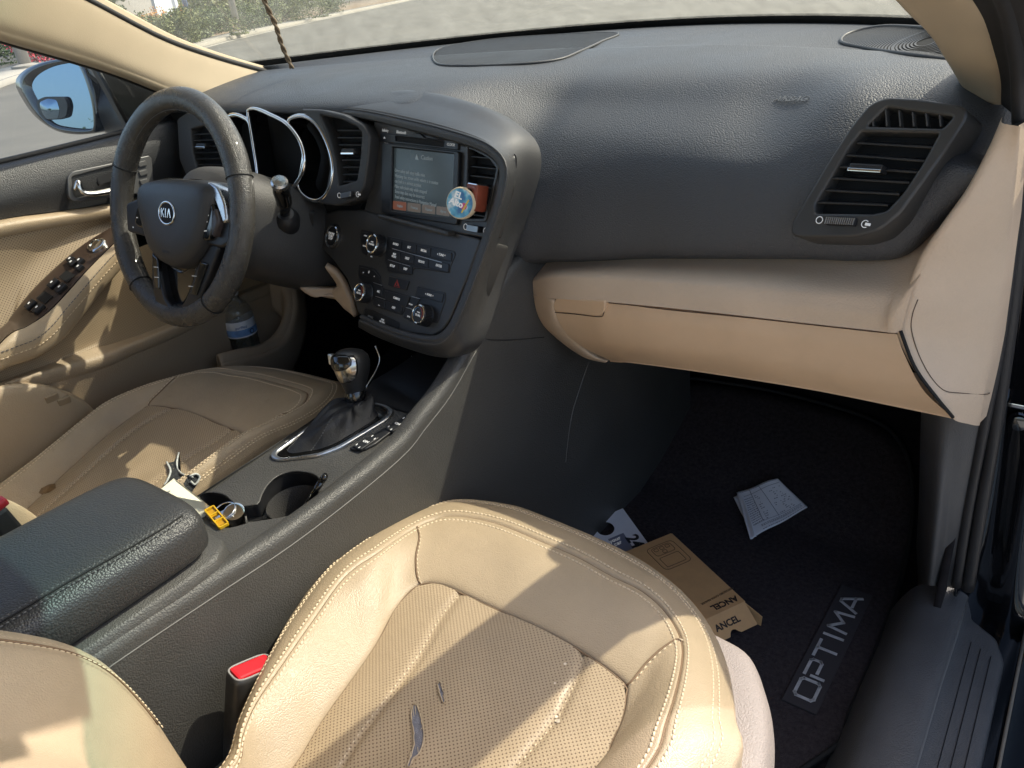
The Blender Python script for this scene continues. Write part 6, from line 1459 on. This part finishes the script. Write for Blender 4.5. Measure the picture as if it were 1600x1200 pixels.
tube('button_rim', [top + u1 * .0004 + f1 * (.0234 * math.copysign(abs(math.cos(t)) ** .45, math.cos(t))) + s1_ * (.0130 * math.copysign(abs(math.sin(t)) ** .55, math.sin(t))) for t in np.linspace(0, 6.283, 49)[:-1]], .0012, mat('worn_grey', (.26, .25, .24), .5), bk_, 6, closed=True)
box('buckle_bracket', top + u1 * -.15 + f1 * -.004, f1, s1_, u1, .030, .006, .09, black_m, bk_, .002)
b2_ = thing('belt_buckle', 'dark red belt buckle end beside the driver seat', 'buckle', PX(8, 785, -.19))
box('release_button', PX(-2, 788, -.17), (0, 1, .2), (1, 0, 0), (0, -.2, 1), .018, .014, .010, mat('dark_red', (.20, .01, .015), .4), b2_, .003)
box('buckle_shell', PX(-2, 788, -.17) + np.array([0, -.002, -.035]), (0, 1, .2), (1, 0, 0), (0, -.2, 1), .024, .018, .06, black_m, b2_, .004)
# seat rail in the gap
rl = thing('seat_rail', 'grey metal seat rail beside the passenger seat', 'rail', (.17, -.6, .1))
box('rail', (.165, -.60, .285), (0, 1, 0), (1, 0, 0), (0, 0, 1), .5, .03, .04, mat('rail_grey', (.12, .12, .115), .5, grain=(700, .3)), rl, .004)

# ================================================================== vent clip air freshener
af = thing('air_freshener', 'vent clip air freshener with round blue sticker and brown wooden block', 'air freshener', PU.px(735, 315, .03))
wood2 = mat('freshener_wood', (.20, .045, .022), .4, vary=.25, vscale=60, streak=((.10, .02, .01), .6))
wc_ = PU.px(744.5, 309, .020); box('wood_block', wc_, PU.u, PU.v, PU.n, .021, .034, .022, wood2, af, .003)
box('silver_cap', wc_ + PU.v * .0165, PU.u, PU.v, PU.n, .0185, .0025, .020, chrome_m, af, .001)
text('lettering', 'Luck', wc_ + PU.n * .0113 - PU.v * .0115 + PU.u * .002, PU.u, PU.v, .0055, white_m, af)
dcn = PU.px(719.5, 317.5, .040); dn_ = unit(PU.n + PU.u * .45 + np.array([0, 0, .0])); du_ = unit(np.cross([0, 0, 1.], dn_)); dv_ = np.cross(dn_, du_)
def sticker():
    M = bpy.data.materials.new('sticker_print'); M.use_nodes = True; nt = M.node_tree; L = nt.links; b = nt.nodes['Principled BSDF']; b.inputs['Roughness'].default_value = .35
    tc = _n(nt, 'ShaderNodeTexCoord'); nz = _n(nt, 'ShaderNodeTexNoise'); nz.inputs['Scale'].default_value = 75; nz.inputs['Detail'].default_value = 2; L.new(tc.outputs['Object'], nz.inputs['Vector'])
    cp = _n(nt, 'ShaderNodeValToRGB'); e = cp.color_ramp.elements; e[0].position = .36; e[0].color = (.05, .16, .34, 1); e[1].position = .52; e[1].color = (.12, .42, .58, 1)
    x = cp.color_ramp.elements.new(.62); x.color = (.55, .66, .70, 1)
    L.new(nz.outputs['Fac'], cp.inputs[0]); L.new(cp.outputs[0], b.inputs['Base Color']); return M
disc = lathe('freshener_disc', [(.0195, -.010), (.0205, -.006), (.0205, .0), (.0195, .002), (0, .002)], dcn, dn_, mat('disc_cream', (.60, .50, .34), .45), af, 40)
lathe('sticker_face', [(.0185, .0022), (.0185, .0026), (0, .0027)], dcn, dn_, sticker(), disc, 40)
text('lettering', 'EL\nAlto', dcn + dn_ * .0031 + dv_ * .005 - du_ * .003, unit(du_ - dv_ * .35), dv_ + du_ * .35, .0115, white_m, disc, bold=.03)
lathe('pink_spot', [(.0045, .0029), (.0045, .0031), (0, .0032)], dcn + du_ * .006 - dv_ * .004, dn_, mat('pink_print', (.62, .12, .25), .5), disc, 20)
bar('yellow_stripe', dcn + dn_ * .0034 + du_ * .0135 + dv_ * .004, dcn + dn_ * .0034 + du_ * .003 - dv_ * .012, dn_, .0018, .0006, mat('print_yellow', (.70, .52, .08), .5), disc, 0)
tube('clip_arm', [dcn - dn_ * .008, (dcn + wc_) / 2 + PU.v * .006, wc_ + PU.v * .010], .0045, black_m, af, 10)
lathe('clip_joint', [(.008, -.006), (.009, 0), (.008, .006), (0, .006)], (dcn + wc_) / 2 + PU.v * .007, PU.n, gloss_m, af, 20)

# ================================================================== twisted cord by the windscreen
tc_ = thing('hanging_cord', 'thin twisted cord hanging in front of the windscreen', 'cord', PX(456, 106, -.48))
cp_ = cr([PX(*a) for a in ((398, -60, -.40), (413, 0, -.42), (430, 38, -.435), (441, 72, -.455), (456, 106, -.48))], 70)
for ph in (0, math.pi):
    run = []
    for i, p in enumerate(cp_):
        a = i * .42 + ph; run.append(p + np.array([math.cos(a), math.sin(a), 0]) * .0022)
    tube('cord_strand', run, .0026, mat('cord_brown', (.20, .15, .10), .7, vary=.3, vscale=80), tc_, 8)
# ================================================================== the street outside
GZ = -.30
road_m = mat('asphalt', (.125, .118, .100), .9, spec=.2, vary=.16, vscale=.6, grain=(60, .4), dust=((.22, .21, .19), 6, .95, .5))
grid('road', [[(x, y, GZ) for x in np.linspace(-260, 120, 24)] for y in np.linspace(-120, 300, 24)], road_m)['kind'] = 'structure'
def gp(px, py, z=GZ): return PZ(px, py, z)
walk_m = mat('concrete', (.27, .25, .21), .85, vary=.12, vscale=.8)
soil_m = mat('planting_soil', (.16, .12, .08), .95, vary=.25, vscale=1.2)
def strip(name, pts_near, pts_far, h, M, label=None):
    a = curve([np.array(p) for p in pts_near], 24); b = curve([np.array(p) for p in pts_far], 24); z = np.array([0, 0, h])
    o = grid(name, np.array([a, a + z, b + z, b]), M); o['kind'] = 'structure'
    if label: o['label'] = label
    return o
# kerb and pavement across the junction, seen through the windscreen
k_n = [gp(150, 128), gp(300, 78), gp(440, 44), gp(560, 18), gp(700, -12)]
def away(p, d):
    v = np.array([p[0] - EYE[0], p[1] - EYE[1], 0]); v = v / np.linalg.norm(v); return p + v * d
strip('kerb', k_n, [away(p, .35) for p in k_n], .15, walk_m, 'pale concrete kerb across the junction')
strip('pavement', [away(p, .36) + np.array([0, 0, .02]) for p in k_n], [away(p, 4.5) + np.array([0, 0, .02]) for p in k_n], .13, walk_m, 'concrete pavement behind the kerb')
strip('gutter', [away(p, -1.2) + np.array([0, 0, -.004]) for p in k_n], [away(p, -.02) for p in k_n], .006, walk_m, 'pale concrete gutter along the far kerb')
strip('planting_bed', [away(p, 4.52) for p in k_n], [away(p, 60) for p in k_n], .18, soil_m)
k_s = [gp(-60, 170), gp(0, 138), gp(40, 124), gp(90, 112)]
strip('side_kerb', k_s, [away(p, .5) for p in k_s], .15, walk_m, 'kerb seen through the driver window')
strip('side_pavement', [away(p, .52) for p in k_s], [away(p, 8) for p in k_s], .14, walk_m)
# leafy shrubs
leafm = {}
def leafmat(name, c1, c2):
    M = bpy.data.materials.new(name); M.use_nodes = True; nt = M.node_tree; L = nt.links; b = nt.nodes['Principled BSDF']; b.inputs['Roughness'].default_value = .6
    tc = _n(nt, 'ShaderNodeTexCoord'); nz = _n(nt, 'ShaderNodeTexNoise'); nz.inputs['Scale'].default_value = 2.2; nz.inputs['Detail'].default_value = 5; L.new(tc.outputs['Object'], nz.inputs['Vector'])
    cp = _n(nt, 'ShaderNodeValToRGB'); e = cp.color_ramp.elements; e[0].position = .38; e[0].color = (*c1, 1); e[1].position = .62; e[1].color = (*c2, 1)
    L.new(nz.outputs['Fac'], cp.inputs[0]); L.new(cp.outputs[0], b.inputs['Base Color']); return M
gr1, gr2 = leafmat('leaf_green', (.035, .06, .015), (.10, .13, .03)), leafmat('leaf_dry', (.06, .085, .02), (.15, .165, .045))
orange_l, red_l = leafmat('leaf_orange', (.45, .16, .015), (.60, .30, .03)), leafmat('petal_red', (.35, .02, .04), (.55, .05, .08))
barkm = mat('bark', (.12, .085, .06), .9, vary=.3, vscale=8)
def shrub(name, label, base, R, H, M, n=1400, s=.16, group='roadside shrubs', seed=0, cat='shrub'):
    t = thing(name, label, cat, base, group); rg = np.random.RandomState(seed); vs, fs = [], []
    lob = rg.rand(9, 3) * np.array([2 * R, 2 * R, H * .7]) - np.array([R, R, -H * .15]); lr = rg.uniform(.35, .6, 9) * min(R, H)
    for i in range(n):
        k = rg.randint(9); d = unit(rg.randn(3)); c = np.asarray(base) + lob[k] + d * lr[k] * rg.uniform(.55, 1.05)
        c[2] = max(c[2], base[2] + .05)
        a = unit(rg.randn(3)); b_ = unit(np.cross(a, rg.randn(3))); w_ = s * rg.uniform(.5, 1.2); b = len(vs)
        vs += [c - a * w_ * .5, c + b_ * w_ * .28, c + a * w_ * .5, c - b_ * w_ * .28]; fs.append((b, b + 1, b + 2, b + 3))
    mesh('foliage', vs, fs, M, t, smooth=False)
    for k in range(3): tube('stem', [np.asarray(base), np.asarray(base) + lob[k] * .8], [.04, .015], barkm, t, 6)
    return t
def bed(px, py, d=6.0): p = away(gp(px, py), d); p[2] = GZ + .15; return p
spots = [(255, 92, 5.5, 2.2, 2.0, gr2, 'dry green shrub beside the orange flowers'), (300, 80, 6, 3.0, 2.2, gr2, 'wide olive shrub in the middle of the planting bed'), (345, 68, 6, 2.6, 2.4, gr1, 'dense green shrub left of the second lamp post'), (395, 56, 6, 3, 2.3, gr1, 'dark green shrub by the hanging cord'), (440, 46, 7, 3, 2.5, gr2, 'yellow green shrub just beyond the hanging cord'), (500, 32, 8, 4, 2.6, gr1, 'broad green shrub at the end of the kerb')]
for k, (x, y, d, R, H, M, lab) in enumerate(spots): shrub('roadside_shrub', lab, bed(x, y, d), R * .62, H * .5, M, 4200, .13, seed=k)
for k, (x, y, d, lab) in enumerate(((225, 84, 9, 'orange flowering bush before the grey wall'), (268, 70, 10, 'orange bush beside the pale sign board'), (296, 62, 10, 'orange bush in front of the blue post'))): shrub('flowering_bush', lab, bed(x, y, d), 1.2, 1.1, orange_l, 1600, .12, 'orange flowering bushes', 20 + k, 'bush')
# back hedge mass
for k, (x, y, d, lab) in enumerate(((200, 80, 30, 'tall hedge behind the grey wall'), (330, 48, 34, 'tall hedge behind the lamp posts'), (470, 30, 36, 'tall far hedge above the kerb end'), (120, 100, 30, 'tall hedge at the pillar edge'))): shrub('hedge', lab, bed(x, y, d), 9, 4, gr2, 6000, .32, 'far hedges', 40 + k, 'hedge')
# wall, sign boards and posts
wallm = mat('grey_render', (.30, .29, .27), .8, vary=.08)
def upright(name, label, cat, px0, px1, py, d, h, M, th=.2, z0=.0):
    a, b = bed(px0, py, d), bed(px1, py - (px1 - px0) * .2, d); u = unit(b - a); n_ = np.array([-u[1], u[0], 0]); z = np.array([0, 0, h]); z_ = np.array([0, 0, z0])
    o = box(name, (a + b) / 2 + z / 2 + z_, u, (0, 0, 1), n_, np.linalg.norm(b - a), h, th, M, None, .02); return tag(o, label, cat)
upright('garden_wall', 'low grey rendered wall behind the flowering bushes', 'wall', 190, 258, 80, 14, 2.0, wallm)
upright('sign_board', 'pale blue sign board between the orange bushes', 'sign', 258, 292, 72, 13, 2.8, mat('pale_board', (.55, .60, .66), .6, vary=.05))
def post(label, px, py, d, h, r, M, lean=0):
    p = bed(px, py, d); t = thing('street_post', label, 'post', p, 'street posts'); tube('shaft', [p, p + np.array([lean, 0, h * .5]), p + np.array([lean * 2, 0, h])], [r, r * .9, r * .8], M, t, 10)
    lathe('footing', [(r * 2.2, 0), (r * 2.2, .06), (r * 1.2, .12), (0, .12)], p, (0, 0, 1), walk_m, t, 12)
post('blue post behind the orange bushes', 304, 62, 11, 7, .16, mat('post_blue', (.10, .16, .30), .5))
post('grey lamp post standing on the kerb beyond the windscreen', 376, 62, 2, 8, .14, mat('post_grey', (.33, .31, .28), .7, vary=.1))
post('grey post seen above the wing mirror', 45, 116, 1.5, 8, .20, mat('post_grey', (0, 0, 0)))
shrub('flowering_bush', 'red flowering bush above the wing mirror', away(gp(66, 104), 1.0), 1.2, 1.5, red_l, 1600, .1, 'red flowering bushes', 71, 'bush')
shrub('roadside_shrub', 'dark shrub behind the red flowers', away(gp(75, 100), 3.0), 2.6, 2.2, gr1, 4200, .14, seed=73)
shrub('hedge', 'dark green hedge at the top of the driver window', away(gp(-10, 118), 14), 9, 5, gr1, 6000, .32, 'far hedges', 74, 'hedge')

# a roadside tree behind the car, seen only in the wing mirror
tb = np.array([-13.5, -21.5, GZ]); tt_ = thing('roadside_tree', 'leafy roadside tree reflected in the wing mirror', 'tree', tb)
tube('trunk', [tb, tb + np.array([.1, .1, 1.4]), tb + np.array([.0, .3, 2.6])], [.2, .15, .1], barkm, tt_, 10)
rg = np.random.RandomState(5); vs, fs = [], []
for i in range(5000):
    d = unit(rg.randn(3)); c = tb + np.array([0, .2, 2.7]) + d * np.array([2.4, 2.4, 1.4]) * rg.uniform(.4, 1.0) * (.8 + .3 * math.sin(5 * d[0] + 7 * d[1]))
    a = unit(rg.randn(3)); b_ = unit(np.cross(a, rg.randn(3))); w_ = .16 * rg.uniform(.5, 1.2); b = len(vs)
    vs += [c - a * w_ * .5, c + b_ * w_ * .3, c + a * w_ * .5, c - b_ * w_ * .3]; fs.append((b, b + 1, b + 2, b + 3))
mesh('crown', vs, fs, gr2, tt_, smooth=False)

# unseen pale slab added along the passenger side to bounce sunlight into the cabin
o = grid('unseen_bounce_slab', [[(x, y, GZ + .008) for x in (1.15, 2.4, 4.2)] for y in (-8, 0, 6)], mat('bounce_slab_pale', (.46, .44, .40), .9, vary=.1, vscale=1.5)); o['kind'] = 'structure'
